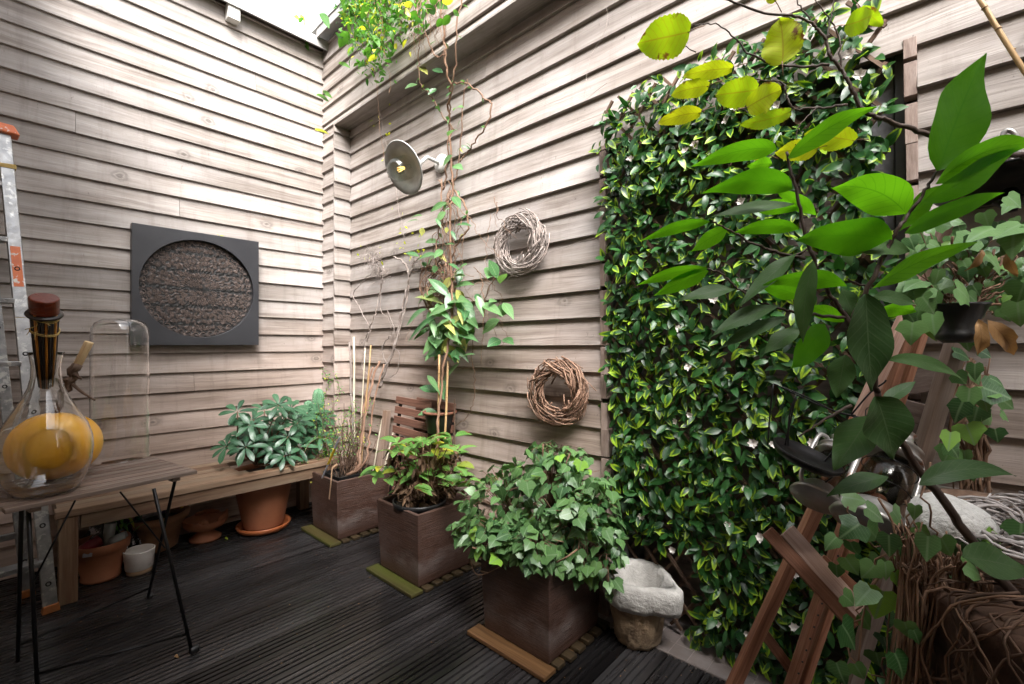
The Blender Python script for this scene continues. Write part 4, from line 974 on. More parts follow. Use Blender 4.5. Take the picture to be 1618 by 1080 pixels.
# ---- cactus pot behind it
cc=onZ(503,665,.5); cc=V(.02,-.10,BH+.002)
rpot('small_pot','little grey pot of cactus standing on the bench by the corner','plant pot',cc,[(0,0),(.06,0),(.085,.12),(.088,.125),(.082,.125),(.078,.11)],M['stone'],soil=(.078,.105))
ca=thing('cactus','ribbed columnar cactus with three stems, behind the leathery shrub','cactus',cc+V(0,0,.105))
for (x,y,r,yb,nm) in ((503,613,.040,720,'stem'),(487,632,.034,720,'stem'),(474,644,.045,720,'stem')):
    tp=onX(x,y,cc[0]+(.0 if x>490 else .03)); 
    mb=MB(); H_=tp[2]-(cc[2]+.10); ba=V(tp[0],tp[1],cc[2]+.10)
    prof=[(r*.8,0),(r,.05),(r,H_*.7),(r*.92,H_*.86),(r*.6,H_*.96),(.0,H_)]
    mb.lathe(prof,ba,64,ex=lambda q,z,rr:(.12*r*math.cos(10*q) if rr>.001 else 0)); st=mb.build('stem',M['cactus'],ca,smooth=True)
    mb=MB()
    for k in range(10):
        q=2*PI*k/10
        for zz in np.arange(.03,H_*.9,.018):
            rr=r*1.12 if zz<H_*.7 else r*1.0; p=ba+V(math.cos(q)*rr,math.sin(q)*rr,zz)
            for s_i in range(3): mb.tube([p,p+(V(math.cos(q),math.sin(q),0)+rv(.5))*.008],.0006,3)
    mb.build('spines',M['spine'],st)
# small trailing plant from the corner
tp=thing('trailing_plant','wispy small-leaved trailing plant by the cactus at the bench end','plant',V(.30,-.12,BH+.003))
lf=Leaves(); mb=MB()
for (pts) in ([(512,660),(515,620),(520,600),(510,585)],[(520,700),(524,650),(536,620),(530,590)],[(505,700),(500,660),(515,640)],[(530,720),(505,690),(480,720),(500,770)],[(520,690),(540,680),(560,700)],[(520,715),(506,695),(502,740),(500,765)],[(540,700),(545,660),(560,640)],[(525,700),(548,690),(575,660),(585,630)]):
    P=spline([V(.32,-.14,BH+.01)]+[onX(x,y,.33+.03*i) for i,(x,y) in enumerate(pts)],6); mb.tube(P,.0015,4)
    for p in P:
        for k in range(4): lf.one(p+rv(.012),rv(1),rv(.5)+V(0,0,1),R.uniform(.012,.024),R.uniform(.01,.016),rows=2)
mb.build('stems',M['vine'],tp); lf.build('leaves',M['lf_small'],tp)
# ---- under the bench
c=onZ(165,905,0)+V(-.0,.0,0); c=V(.235,-1.285,.0)
c=onZ(160,912,0)
rpot('terracotta_pot','plain terracotta pot full of plastic bits at the left end under the bench','plant pot',c,[(0,0),(.078,0),(.084,.006),(.084,.018),(.080,.022),(.107,.145),(.110,.148),(.117,.150),(.122,.195),(.119,.200),(.110,.198),(.102,.13)],M['terra'],soil=(.102,.13))
pc=c
mb=MB(); P=pc+V(.100,.0,0); q=-.55; e=V(math.cos(q),math.sin(q),0); tt=V(-math.sin(q),math.cos(q),0); vs=[pc+e*.1195+tt*a+V(0,0,z) for a,z in ((-.022,.158),(.018,.160),(.02,.178),(-.008,.186),(-.02,.176))]; mb.add(vs,[(0,1,2,3,4)]); o=mb.build('price_sticker',M['label_white'],bpy.data.objects['terracotta_pot.001'],label='torn white sticker on the rim')
a=onZ(155,850,.14); 
mb=MB(); mb.lathe([(0,0),(.022,0),(.026,.15),(.024,.152),(.02,.14),(0,.13)],pc+V(.01,.02,.13),24,(.0,.1,1)); o=mb.build('plastic_cup',M['grey_plastic'],origin=pc+V(.01,.02,.13),smooth=True); tag(o,'upright pale grey plastic tube in the terracotta pot under the bench','plastic tube')
mb=MB(); mb.lathe([(0,0),(.022,0),(.032,.07),(.030,.072),(.02,.01)],pc+V(.03,.03,.185),24,(.25,.9,.18)); o=mb.build('plastic_cup',M['grey_plastic'],origin=pc+V(.03,.03,.185),smooth=True); tag(o,'pale grey plastic cup lying on its side in the terracotta pot','plastic cup')
mb=MB(); mb.lathe([(0,0),(.022,0),(.030,.11),(.028,.112),(.02,.01)],pc+V(.05,-.11,.17),20,(-.3,.9,.3)); o=mb.build('plastic_cup',M['red_plastic'],origin=pc+V(.05,-.08,.17),smooth=True); tag(o,'dark red plastic cup lying in the terracotta pot under the bench','plastic cup')
# crumpled bag / foliage behind
lf=Leaves(); b0=V(.04,-1.24,.0)
bg=thing('plastic_bag','crumpled black and white plastic bag of compost under the bench, behind the pots','bag',b0)
mb=MB(); mb.lathe([(0,0),(.10,0),(.13,.06),(.12,.16),(.07,.24),(.05,.27),(.06,.30)],b0,40,ex=lambda q,z,r:.014*math.sin(5*q+z*40)+.009*math.sin(13*q-z*70)); 
mb.build('bag',mat_basic('printed_plastic',(.008,.008,.01),(.02,.02,.022),scale=14,rough=.25,bump=.01,bscale=14,stain=(.6,.56,.6),stlo=.56,sthi=.58,stscale=16,rvar=.05),bg,smooth=True)
tu=thing('potted_sprout','small sprout of strap leaves under the bench behind the terracotta pot','plant',V(.12,-1.20,.20))
for k in range(14):
    q=R.uniform(0,6.28); p=V(.12,-1.20,.2)+rv(.02); lf.bez(p,p+V(math.cos(q)*.03,math.sin(q)*.04,.06),p+V(math.cos(q)*.09,math.sin(q)*.09,.05),.018,V(0,0,1))
lf.build('leaves',M['lf_small'],tu)
c=onZ(220,903,0)
t=thing('white_pot','small cream glazed pot with a bare clay foot, in front of the bench','plant pot',c)
mb=MB(); mb.lathe([(0,0),(.052,0),(.056,.004),(.058,.024)],c,48); mb.build('foot',M['cork'],t,smooth=True)
mb=MB(); mb.lathe([(.058,.0235),(.061,.026),(.069,.118),(.0695,.122),(.066,.124),(.064,.118),(.058,.03),(0,.028)],c,48); mb.build('bowl',M['white_pot'],t,smooth=True)
c=onZ(245,868,0)+V(-.03,.0,0)
t=rpot('terracotta_bowl','wide aged terracotta pot with pressed leaf pattern, under the bench','plant pot',c,[(0,0),(.10,0),(.118,.012),(.135,.10),(.155,.165),(.172,.175),(.178,.19),(.178,.21),(.168,.218),(.155,.210),(.148,.16)],M['terra_aged'],soil=(.148,.16),wobv=.008)
# spray bottle lying on it
b0=c+V(.06,-.10,.235); b1=c+V(.02,.14,.245); d=nrm(b1-b0)
sb=thing('spray_bottle','green spray bottle lying on its side on the aged terracotta pot','bottle',b0)
mb=MB(); mb.lathe([(0,0),(.028,0),(.036,.006),(.037,.02),(.037,.13),(.03,.155),(.016,.185),(.014,.20)],b0,32,d,sc=(1,.75)); bd=mb.build('body',M['green_plastic'],sb,smooth=True)
mb=MB(); mb.lathe([(.0375,.022),(.0380,.024),(.0380,.118),(.0375,.12)],b0,32,d,sc=(1,.75)); lb=mb.build('label',M['label_white'],bd,smooth=True)
mb=MB(); mb.lathe([(.0378,.118),(.0383,.119),(.0383,.14),(.037,.141)],b0,32,d,sc=(1,.75)); mb.build('label_band',M['purple'],bd,smooth=True)
mb=MB(); u3=nrm(np.cross(d,V(0,0,1)))*-1
a_=nrm(V(1,0,0)-d*d[0]); b_v=np.cross(d,a_)
for i in range(7):
    zz=.045+i*.010
    q0,q1=-1.1,.1
    pts=[b0+d*zz+(a_*math.cos(q)+b_v*math.sin(q)*.75)*.0384 for q in np.linspace(q0,q1,9)]
    for k in range(8):
        if R.random()<.75: mb.bar(pts[k],pts[k]*.25+pts[k+1]*.75,.003,.0006,a_)
mb.build('print',M['ink'],lb)
mb=MB(); e=b0+d*.20; mb.frame(e+d*.02+V(0,0,.0),d,u3,(0,0,1),.045,.030,.034); mb.frame(e+d*.055+V(0,0,.012),d,u3,(0,0,1),.04,.02,.02); mb.build('trigger_head',M['green_plastic'],sb,bevel=.006)
mb=MB(); mb.lathe([(0,0),(.008,0),(.010,.012),(0,.014)],e+d*.035+V(.0,0,-.018),16,-V(0,0,1)+d*.3); mb.build('nozzle',M['yellow_plastic'],sb,smooth=True)
# broken-rimmed footed bowl
c=onZ(326,852,0)+V(-.02,0,0)
def notch(q,z,r): return 0
t=thing('terracotta_fountain_bowl','small footed terracotta bowl with a broken wavy rim, under the bench','bowl',c)
mb=MB(); mb.lathe([(0,0),(.085,0),(.088,.014),(.062,.030),(.045,.048),(.047,.058),(.10,.080),(.118,.10),(.124,.125),(.118,.130),(.10,.105),(0,.085)],c,64); mb.build('bowl',M['terra'],t,smooth=True)
mb=MB()
for (q0,q1,hh) in ((.3,1.6,.045),(2.2,3.4,.02),(4.6,5.9,.012),(-.55,-.1,.03)):
    n=12; qs=np.linspace(q0,q1,n); vs=[];fs=[]
    for i,q in enumerate(qs):
        h=hh*math.sin(PI*(i+.6)/(n+.2))**.6+.003*math.sin(i*2.1)
        for (r,z) in ((.113,.12),(.123,.12),(.124,.128+h),(.115,.128+h)): vs.append(c+V(math.cos(q)*r,math.sin(q)*r,z))
    for i in range(n-1):
        for k in range(4): fs.append((4*i+k,4*i+(k+1)%4,4*i+4+(k+1)%4,4*i+4+k))
    fs+= [(3,2,1,0),(4*n-4,4*n-3,4*n-2,4*n-1)]; mb.add(vs,fs)
mb.build('rim_fragment',M['terra'],t,smooth=True)
# ================================================================== TABLE TOP
zt=TZ+.001
def shell(prof,th=.003): return prof+[(max(0.0005,r-th),z+(th if i<2 else 0)) for i,(r,z) in reversed(list(enumerate(prof)))]
vc=onZ(72,779,zt)
vs_=[(.0,.0),(.066,.0),(.088,.012),(.106,.05),(.119,.10),(.124,.15),(.121,.19),(.108,.235),(.085,.28),(.062,.325),(.046,.365),(.039,.40),(.038,.44),(.043,.475),(.047,.487)]
ves=thing('glass_carboy','large clear glass carboy vase with a slim neck, front left on the table','vase',vc)
mb=MB(); mb.lathe(shell(vs_,.0028),vc,72); mb.build('glass',M['glass'],ves,smooth=True)
# bundle of sticks with varnished plug standing in its neck
b0=vc+V(0,0,.10); top=at(76,478,1.50); d=nrm(top-b0); Lb=np.linalg.norm(top-b0)
top=at(70,480,1.47); b0=vc+V(.0,0,.37); d=nrm(top-b0); Lb=np.linalg.norm(top-b0)
sb=thing('stick_bundle','bundle of dark and amber sticks with a red-brown varnished plug, stuck in the carboy neck','decoration',b0)
e1=nrm(np.cross(d,V(0,0,1))); e2=np.cross(d,e1)
mb=MB(); mb2=MB()
for k in range(22):
    q=2*PI*k/22; rr=.032 if k%2 else .029; o1=(e1*math.cos(q)+e2*math.sin(q))
    a=b0+o1*.016; b=top-d*.03+o1*rr
    (mb if k%3==0 else mb2).tube([a,(a+b)/2+o1*.002,b],.0035,6)
mb.build('amber_stick',M['amber'],sb,smooth=True); mb2.build('dark_stick',M['darkstick'],sb,smooth=True)
mb=MB(); mb.lathe([(0,-.05),(.035,-.05),(.036,.0),(.034,.004),(0,.004)],top+d*.02,40,d); mb.build('plug',M['cork_cap'],sb,smooth=False,bevel=.002)
mb=MB(); mb.lathe([(.0,-.040),(.044,-.040),(.046,-.036),(.044,-.032),(0,-.032)],top,40,d); mb.build('collar',M['darkstick'],sb,smooth=True)
mb=MB()
for h in (-.045,-.050,-.095,-.10):
    pts=[top+d*(h+.004*math.sin(q*2))+(e1*math.cos(q)+e2*math.sin(q))*.035 for q in np.linspace(0,2*PI,21)]; mb.tube(pts,.0016,5,cap=False)
for k in range(9): p=top+d*(-.05-.05*(k%2))+rv(.006)-FW*.028; mb.tube(spline([p,p+rv(.015),p+rv(.02)-V(0,0,.02)],4),.0011,4)
mb.build('straw_tie',M['straw'],sb,smooth=True)
# gourd behind
gc=at(86,694,1.76); gr=.136; gc=V(gc[0],gc[1],zt+gr*.93)
go=thing('gourd','yellow-orange ball gourd standing behind the glass carboy','gourd',gc-V(0,0,gr*.93))
mb=MB(); prof=[(0,-.93*gr)]+[(gr*1.03*math.sin(t)**.93,-gr*.93*math.cos(t)) for t in np.linspace(.12,PI-.08,26)]+[(0,gr*.90)]
mb.lathe(prof,gc,64,ex=lambda q,z,r:.0012*math.cos(8*q)*(r>.03)); mb.build('fruit',M['gourd'],go,smooth=True)
a=gc+V(0,0,gr*.88)
tp_=at(141,540,1.80); mid=at(112,598,1.78); j=at(118,588,1.78)
st=thing('branch_stub','cut branch with a peeled pale end, sticking up behind the carboy','branch',a)
mb=MB(); mb.tube(wob(spline([a,at(103,618,1.77),mid,at(122,576,1.79)],5),.003),[.012]*4+[.013]*4+[.016]*4+[.017]*4,10); mb.tube(spline([at(112,604,1.78),at(128,618,1.76),at(150,632,1.74)],4),taper(9,.007,.003),6); mb.tube([mid,at(100,600,1.75)],[.009,.005],6); mb.tube([at(117,590,1.78),at(128,598,1.76)],[.008,.004],6); mb.build('bark',M['bark'],st,smooth=True)
mb=MB(); mb.tube([at(121,579,1.79),tp_],[.0135,.0145],14); mb.build('peeled_end',M['peeled'],st,smooth=True,bevel=.001)
# cloche
cc=onZ(190,724,zt)
cl=thing('glass_cloche','tall clear glass bell cloche with a rounded top, right on the table','cloche',cc)
zT=(onZ(190,724,zt)); Dc=np.dot(cc-CAM,FW); Htop=(CAM+ray(190,503)*Dc)[2]-zt
rc=.104
pr=[(rc+.004,0),(rc+.001,.006),(rc,.02),(rc,Htop-.08),(rc*.97,Htop-.045),(rc*.86,Htop-.02),(rc*.62,Htop-.004),(rc*.3,Htop),(0,Htop+.001)]
pr2=[(max(0,r-.0028),z-(.0028 if i>4 else 0)) for i,(r,z) in enumerate(pr)]
mb=MB(); mb.lathe(pr+list(reversed(pr2)),cc,72,wob=.0); 
# close base rim
mb.build('glass',M['glass'],cl,smooth=True)

# ================================================================== TRELLIS WITH FOLIAGE
TY=.135
def ty(z): return .275-.058*z
tr=thing('foliage_trellis','tall diagonal trellis thick with small glossy yellow-edged leaves and cream flowers, across the doorway','trellis',(2.87,TY,0))
X0,X1,Zb,Zt=2.40,3.36,.03,2.29
mb=MB()
def clipdiag(s):
    out=[]
    for off in np.arange(-3,5,.125):
        # line z = s*(x-X0)+off
        pts=[]
        for x in (X0,X1):
            z=s*(x-X0)*1.25+off
            pts.append((x,z))
        (xa,za),(xb,zb)=pts
        if za>zb: (xa,za),(xb,zb)=(xb,zb),(xa,za)
        if zb<Zb or za>Zt: continue
        if za<Zb: f=(Zb-za)/(zb-za); xa+=f*(xb-xa); za=Zb
        if zb>Zt: f=(Zt-za)/(zb-za); xb=xa+f*(xb-xa); zb=Zt
        if abs(zb-za)>.03: out.append((V(xa,ty(za)+(.007 if s>0 else -.007),za),V(xb,ty(zb)+(.007 if s>0 else -.007),zb)))
    return out
lines=clipdiag(1)+clipdiag(-1)
for a,b in lines: mb.bar(a,b,.011,.010,(0,1,0))
mb.build('lattice',M['bark'],tr)
lf=Leaves(); st=MB()
def inside(p): 
    x,z=p[0],p[2]
    left=2.36+ (0.0 if z>.5 else .03); top=2.14+min(.20,(x-2.36)*.9)+.03*math.sin(x*9)
    if x>3.2: top-=(x-3.2)*.35
    return x>left+.015*math.sin(z*13) and x<3.385-.02*math.sin(z*7) and z<top and z>.02
cl_=[]
MC=ORG['stone_mortar']
for a,b in lines:
    L=np.linalg.norm(b-a); n=int(L/.025)
    for i in range(n):
        p=a+(b-a)*(i+R.random())/n+V(R.gauss(0,.008),-.012-abs(R.gauss(0,.018)),R.gauss(0,.008))
        gap=math.sin(p[0]*17+p[2]*5)+math.sin(p[2]*13-p[0]*9)+math.sin(p[0]*31+p[2]*23)*.7
        if inside(p) and R.random()<.86+.14*min(1,max(-4,gap+.4)): cl_.append((p,nrm(b-a)))
for p,ld_ in cl_:
    side=1 if R.random()<.5 else -1
    if p[2]<.38 and math.hypot(p[0]-MC[0],p[1]-MC[1])<.23: continue
    for k in range(R.choice((2,3,3,4))):
        d=nrm(V(R.gauss(.0,.55),-.35+R.gauss(0,.25),-.55+R.gauss(0,.5))+ld_*side*.4)
        nv=nrm(V(R.gauss(0,.35),-.9,.35+R.gauss(0,.35)))
        q=p+rv(.014); L=R.uniform(.036,.068); lf.one(q,d,nv,L,L*R.uniform(.48,.66),w_ovate,droop=R.uniform(0,.6),rows=4,fold=R.uniform(.1,.35))
lo_=lf.build('foliage',M['lf_trellis'],tr)
for (x,y) in ((996,252),(1012,150),(1083,238),(1097,228),(1148,190),(1160,172),(1228,165),(1345,85),(1170,445),(1182,452),(1128,472),(1242,468),(1100,228),(1072,520),(1088,580),(1014,815),(1063,868),(1150,828),(1136,985),(1190,700),(1222,702),(1202,850),(1018,735),(1090,655),(1068,665),(1178,772),(1285,700),(1172,318),(1358,118),(1192,150),(1255,905),(1180,1000),(1256,992)):
    p=onY(x,y,TY-.0); p=onY(x,y,ty(max(.05,p[2]))-.065); 
    if p[2]<.03: p[2]=.05
    m_=Leaves(); N=nrm(V(R.gauss(0,.35),-1,R.gauss(.1,.35))); e1=nrm(np.cross(N,V(0,0,1))); e2=np.cross(N,e1); s=R.uniform(.7,1.05)
    for k in range(7):
        q=2*PI*k/7; d=e1*math.cos(q)+e2*math.sin(q)+N*(.55 if k%2 else .2); m_.one(p,d,N,.020*s,.017*s,w_obov,droop=-.5,rows=3,fold=.5)
    m_.build('flower',M['petal'],tr)
# fallen leaves of it on the tiles
# ================================================================== CLIMBERS
cm=thing('climbing_plant','climber with long narrow leaves trained up canes and across the right wall','climbing plant',(1.40,-.02,.36))
def stemlist(mb,px,Y,r0,r1,w=.004,seg=6,n=6):
    P=spline([onY(x,y,Yv) for (x,y),Yv in zip(px,Y if hasattr(Y,'__len__') else [Y]*len(px))],n); P=wob(P,w); mb.tube(P,taper(len(P),r0,r1),seg); return P
mb=MB(); nodesP=[]
def vine(px,Y,r0=.005,r1=.003,**k):
    P=stemlist(mb,px,Y,r0,r1,**k); nodesP.append(P); return P
vine([(680,790),(686,740),(692,690),(697,620),(704,560),(712,520),(715,470),(712,400),(712,330),(716,300),(713,250),(712,200),(708,170),(712,140),(706,110),(703,80),(700,40),(692,-10)],[-.1,-.08,-.06,-.02,.0,.04,.06,.08,.1,.12,.13,.13,.11,.06,.02,.0,-.02,-.03],.007,.006)
vine([(700,300),(706,260),(709,210),(711,170),(717,120),(722,60),(728,0),(732,-20)],[.12,.12,.12,.10,.04,.0,0,0],.005,.004)
vine([(715,300),(722,270),(728,230),(730,180),(736,140),(738,125)],.13,.004,.003)
vine([(718,300),(735,330),(738,360),(720,390),(706,430),(700,470),(720,500),(735,480)],.11,.006,.004)
vine([(712,300),(700,340),(690,380),(690,420),(702,440)],.11,.005,.003)
vine([(719,130),(740,132),(765,155),(776,165),(770,195),(750,225),(735,245),(727,255)],.10,.005,.004)
vine([(718,205),(700,185),(690,165),(676,145),(665,135),(660,100),(662,70),(660,40)],[.12,.1,.08,.04,0,-.03,-.03,-.03],.004,.003)
vine([(703,85),(690,90),(675,60),(668,30),(672,-10)],[.0,-.02,-.03,-.04,-.04],.004,.003)
vine([(712,470),(740,470),(760,480),(775,450),(790,430)],.10,.003,.002)
vine([(720,500),(745,520),(746,560),(750,600),(748,640),(735,660),(720,672)],.12,.003,.002)
vine([(760,440),(765,490),(762,540),(760,575)],.12,.0025,.0015)
vine([(690,590),(720,582),(750,580)],.13,.002,.0015)
for k in range(10):
    x=705+R.uniform(-14,14); vine([(x,300+R.uniform(-20,20)),(x+R.uniform(-16,16),350),(x+R.uniform(-18,22),400),(x+R.uniform(-20,20),450)],.11,.0025,.0015,w=.008)
for k in range(26):
    x=R.gauss(712,26); y=R.uniform(300,470); P=[(x,y)]
    for i in range(R.randrange(3,6)): x+=R.gauss(0,12); y+=R.uniform(8,34); P.append((x,y))
    vine(P,R.uniform(.07,.13),R.uniform(.0012,.0024),.0009,w=.006,seg=4,n=4)
mb.build('stems',M['vine'],cm,smooth=True)
lf=Leaves()
def lpx(l,bx,by,tx,ty,w,Y,Y2=None,up=.6,rnd=None,wf=w_lance,bow=.06,fold=.2):
    a=onY(bx,by,Y); b=onY(tx,ty,Y if Y2 is None else Y2); L=np.linalg.norm(b-a); m=(a+b)/2+V(0,-.3,1)*L*bow*2
    nv=nrm(tocam(m)*.75+V(0,0,up)+rv(.12)); sc=np.dot(m-CAM,FW)/FP; l.bez(a,m,b,w*sc*1.15,nv,wf,7,fold,rnd)
for (bx,by,tx,ty,w) in ((693,498,645,540,14),(700,480,655,470,12),(712,470,676,440,14),(716,455,750,450,12),(722,470,752,512,22),(715,500,740,528,18),(710,505,696,545,16),(700,520,672,520,15),(698,525,668,560,14),(704,540,680,545,12),(707,545,716,570,16),(702,560,668,565,14),(705,520,735,500,18),(722,462,704,490,18),(700,478,690,500,14),(716,525,756,540,14),(690,620,662,612,14),(694,600,702,632,18),(690,650,660,656,14),(692,655,672,668,16),(700,480,742,478,20),(735,500,756,520,14),(690,460,660,480,12),(698,500,678,488,14),(712,440,736,436,10),(700,455,720,440,14),(790,505,762,528,22),(790,500,798,480,16),(792,537,770,548,16),(795,535,812,545,14),(786,440,772,410,18),(780,425,770,440,20),(790,448,800,432,14),(795,478,812,505,14),(785,475,772,478,10),(676,420,690,400,10),(662,405,640,400,8),(705,335,690,350,12),(716,310,728,330,12),(716,262,732,268,12),(716,175,733,170,10),(708,215,722,205,12),(700,395,686,408,10),(690,402,660,410,10),(706,320,680,335,10),(715,245,700,262,10),(700,115,682,110,10),(660,133,640,140,8),(690,140,676,150,8),(706,140,720,134,9),(664,108,676,118,10),(672,112,660,104,10)):
    lpx(lf,bx,by,tx,ty,w,.09+R.uniform(-.04,.02),.06+R.uniform(-.06,.03))
for i in range(60):
    P=R.choice(nodesP[:8]); p=P[R.randrange(len(P))]
    if p[2]<1.5 : continue
    lf.one(p,rv(1)+V(0,-.2,-.3),V(0,-.6,.6)+rv(.3),R.uniform(.03,.06),R.uniform(.012,.022),w_lance,rows=4,droop=.4)
for i in range(42):
    y=R.gauss(505,42); x=705+R.gauss(0,24)-(y-500)*.12+ (12 if y<520 else 0)
    a=R.uniform(-1.2,1.2); L=R.uniform(22,46); lpx(lf,x,y,x+math.sin(a)*L,y+abs(math.cos(a))*L*.7+4,R.uniform(8,15),.09+R.uniform(-.09,.04),.05+R.uniform(-.09,.05))
for i in range(16):
    y=R.uniform(330,460); x=690+R.gauss(0,22); a=R.uniform(-1.6,1.6); L=R.uniform(14,30); lpx(lf,x,y,x+math.sin(a)*L,y+abs(math.cos(a))*L*.6,R.uniform(5,9),.10+R.uniform(-.06,.04))
lf.build('leaves',M['lf_clem'],cm)
for k,(x0,x1,x2,y2,lb) in enumerate(((690,690,694,560,'bamboo cane behind the middle planter, the left of two bearing the climber'),(702,704,708,570,'bamboo cane behind the middle planter, the right of two bearing the climber'))):
    a=onY(x0-2*k,770,-.02); b=onY(x2,y2,.03); mb=MB(); P=[a*(1-t)+b*t for t in np.linspace(0,1,8)]; P=wob(P,.001)
    mb.tube(P,.0062,8)
    for p in P[1:-1]: mb.tube([p-V(0,0,.003),p+V(0,0,.003)],.0072,8)
    o=mb.build('cane',M['cane'],origin=a,smooth=True); tag(o,lb,'cane')
# dead twiggy climber left
dc=thing('bare_climber','leafless twisted climber with tangled twig clumps, on the wall near the corner','climbing plant',onY(605,600,.12))
mb=MB()
for px,r0,r1 in (([(600,612),(606,590),(618,560),(628,530),(633,500),(640,470),(646,440),(644,425),(636,412),(622,405)],.011,.006),([(603,600),(620,560),(632,520),(642,480),(646,450)],.007,.005),([(580,540),(584,520),(575,500),(565,480),(558,465),(570,448),(588,430)],.004,.003),([(584,518),(592,500),(598,470),(604,445),(606,420)],.005,.003),([(575,560),(576,540),(582,525)],.007,.005),([(576,555),(572,580),(582,592),(590,600)],.003,.002),([(610,575),(604,555),(608,540),(618,530)],.005,.003),([(622,548),(630,560),(626,590),(600,600),(595,610)],.0025,.0015),([(612,490),(622,520),(619,540)],.003,.002),([(602,440),(602,490),(612,500),(618,520)],.003,.002),([(646,438),(655,415),(668,405),(690,400)],.006,.003),([(640,380),(635,360),(630,330),(626,300),(622,270),(615,240),(606,215),(602,180),(598,150),(592,120)],.0018,.0012)):
    P=wob(spline([onY(x,y,.135) for x,y in px],6),.003); mb.tube(P,taper(len(P),r0,r1),6)
for cen,n,rad in (((590,410),120,.075),((604,432),80,.05),((656,412),60,.05)):
    for k in range(n):
        p=onY(cen[0],cen[1],.12)+rv(rad*.5); q=p+rv(rad*.45); mb.tube([p,(p+q)/2+rv(.008),q],.0011,4)
mb.build('twigs',M['greytwig'],dc,smooth=True)
lf=Leaves()
for i in range(46):
    x,y=R.choice(((588,405),(640,395),(655,400),(626,330),(615,260),(660,390),(636,370),(606,200),(600,160),(645,400))); p=onY(x+R.gauss(0,12),y+R.gauss(0,8),.11); lf.one(p,rv(1),V(0,-1,.4)+rv(.4),R.uniform(.015,.035),.014,w_lance,rows=3)
lf.build('leaves',M['lf_yel'],dc)
# hanging mass from the wall top
hg=thing('hanging_creeper','bright green creeper hanging in long strands from the top of the walls','climbing plant',onY(640,-20,-.02))
mb=MB(); lf=Leaves(); st=[]
for (x,y0,y1,dx) in ((560,-30,60,5),(575,-30,95,8),(590,-30,120,2),(600,-30,90,5),(585,-30,110,-6),(610,-30,60,-4),(565,-30,80,-8),(545,-30,30,0),(596,-30,100,4),(555,-30,25,-3),(580,-30,40,3),(625,-30,60,8),(650,-30,50,12),(635,-30,40,-5),(570,-30,60,4),(605,-30,75,3)):
    Y=R.uniform(-.14,.02); P=wob(spline([onY(x,y0,Y),onY(x+dx*.5,(y0+y1)/2,Y-.02),onY(x+dx,y1,Y)],7),.006); mb.tube(P,taper(len(P),.003,.0012),5); st.append(P)
for (x,y0,y1,dx) in ((655,-30,70,10),(665,-30,90,6),(670,-30,60,-8),(680,-30,80,6),(690,-30,70,4),(640,-30,60,-2),(660,-30,100,-3),(700,-30,95,2),(650,-30,80,4)):
    for k in range(4):
        Y=R.uniform(-.10,.02); P=wob(spline([onY(x+R.uniform(-8,8),y0,Y),onY(x+dx*.5+R.uniform(-6,6),(y0+y1)/2,Y-.02),onY(x+dx+R.uniform(-8,8),y1+R.uniform(-20,8),Y)],7),.010); mb.tube(P,taper(len(P),.0022,.0008),4)
for (pts) in ([(594,120),(597,150),(598,180),(602,215),(608,250),(614,280)],[(606,75),(612,100),(616,120),(615,150)]):
    P=wob(spline([onY(x,y,-.05) for x,y in pts],6),.003); mb.tube(P,.0014,4)
mb.build('stems',M['vine'],hg,smooth=True)
for P in st:
    for p in P:
        for k in range(6):
            L=R.uniform(.02,.062); lf.one(p+rv(.040),V(0,0,-.6)+rv(.8),V(0,-.5,.6)+rv(.5),L,L*R.uniform(.35,.5),w_lance,rows=4,droop=.4)
for (bx,by,tx,ty,w) in ((552,50,536,75,18),(548,-5,543,18,12),(581,5,572,30,14),(588,30,597,50,12),(600,60,590,78,12),(508,20,520,45,15),(476,22,482,40,9),(478,56,488,80,12),(450,38,428,45,6),(472,35,480,28,7),(575,45,560,62,14),(586,75,575,88,10),(580,100,566,106,8),(535,100,554,108,7),(510,145,525,155,8),(520,160,500,150,9),(498,205,520,212,8),(690,20,672,12,16),(668,35,650,28,12),(660,18,648,32,14),(700,30,690,42,12),(712,25,700,40,14),(690,8,708,14,14),(700,5,716,0,14),(716,18,726,25,10),(680,5,692,0,12),(640,10,652,5,10),(465,25,474,33,8),(590,55,600,75,12),(596,88,582,97,9)):
    lpx(lf,bx,by,tx,ty,w,R.uniform(-.2,-.05),up=-.2,wf=w_ovate)
lf.build('leaves',M['lf_top'],hg)
# ================================================================== RIGHT SIDE
# ---- easel leaning back
L1a=onZ(1118,1170,0.0); L1b=onY(1537,275,.12)
Ma=onZ(1218,1175,0.0); Mb=onY(1444,500,.10)
Ra=onZ(1318,1175,0.0); Rb=onY(1513,536,.04)
ez=thing('easel','red-brown wooden easel leaning by the leafy trellis, with a slanting ledge','easel',L1a)
mb=MB(); mb.bar(L1a,L1a+(L1b-L1a)*.60,.034,.026,TOCAM); mb.build('leg',M['easel'],ez,bevel=.002)
mb=MB(); mb.bar(L1a+(L1b-L1a)*.601,L1b,.032,.024,TOCAM); mb.build('leg_extension',M['pinkwood'],ez,bevel=.002)
sdv=nrm(np.cross(nrm(Mb-Ma),TOCAM))
mb=MB(); mb.bar(Ma,Mb,.022,.028,TOCAM); m1=mb.build('mast',M['easel'],ez,bevel=.002)
mb=MB(); o2=-sdv*.036 if sdv[0]<0 else sdv*.036
mb.bar(Ma+o2,Mb+o2*1.0,.020,.028,TOCAM); mb.build('mast',M['easel'],ez,bevel=.002)
mb=MB()
for k in range(14):
    p=Ma+(Mb-Ma)*(.10+k*.028)-FW*.0145; mb.lathe([(0,-.0005),(.0032,-.0005),(.0032,.0006),(0,.0006)],p,12,FW)
mb.build('peg_hole',M['black_plastic'],m1)
mb=MB(); mb.bar(Ra,Rb,.040,.030,TOCAM); mb.build('rear_leg',M['post'],ez,bevel=.002)
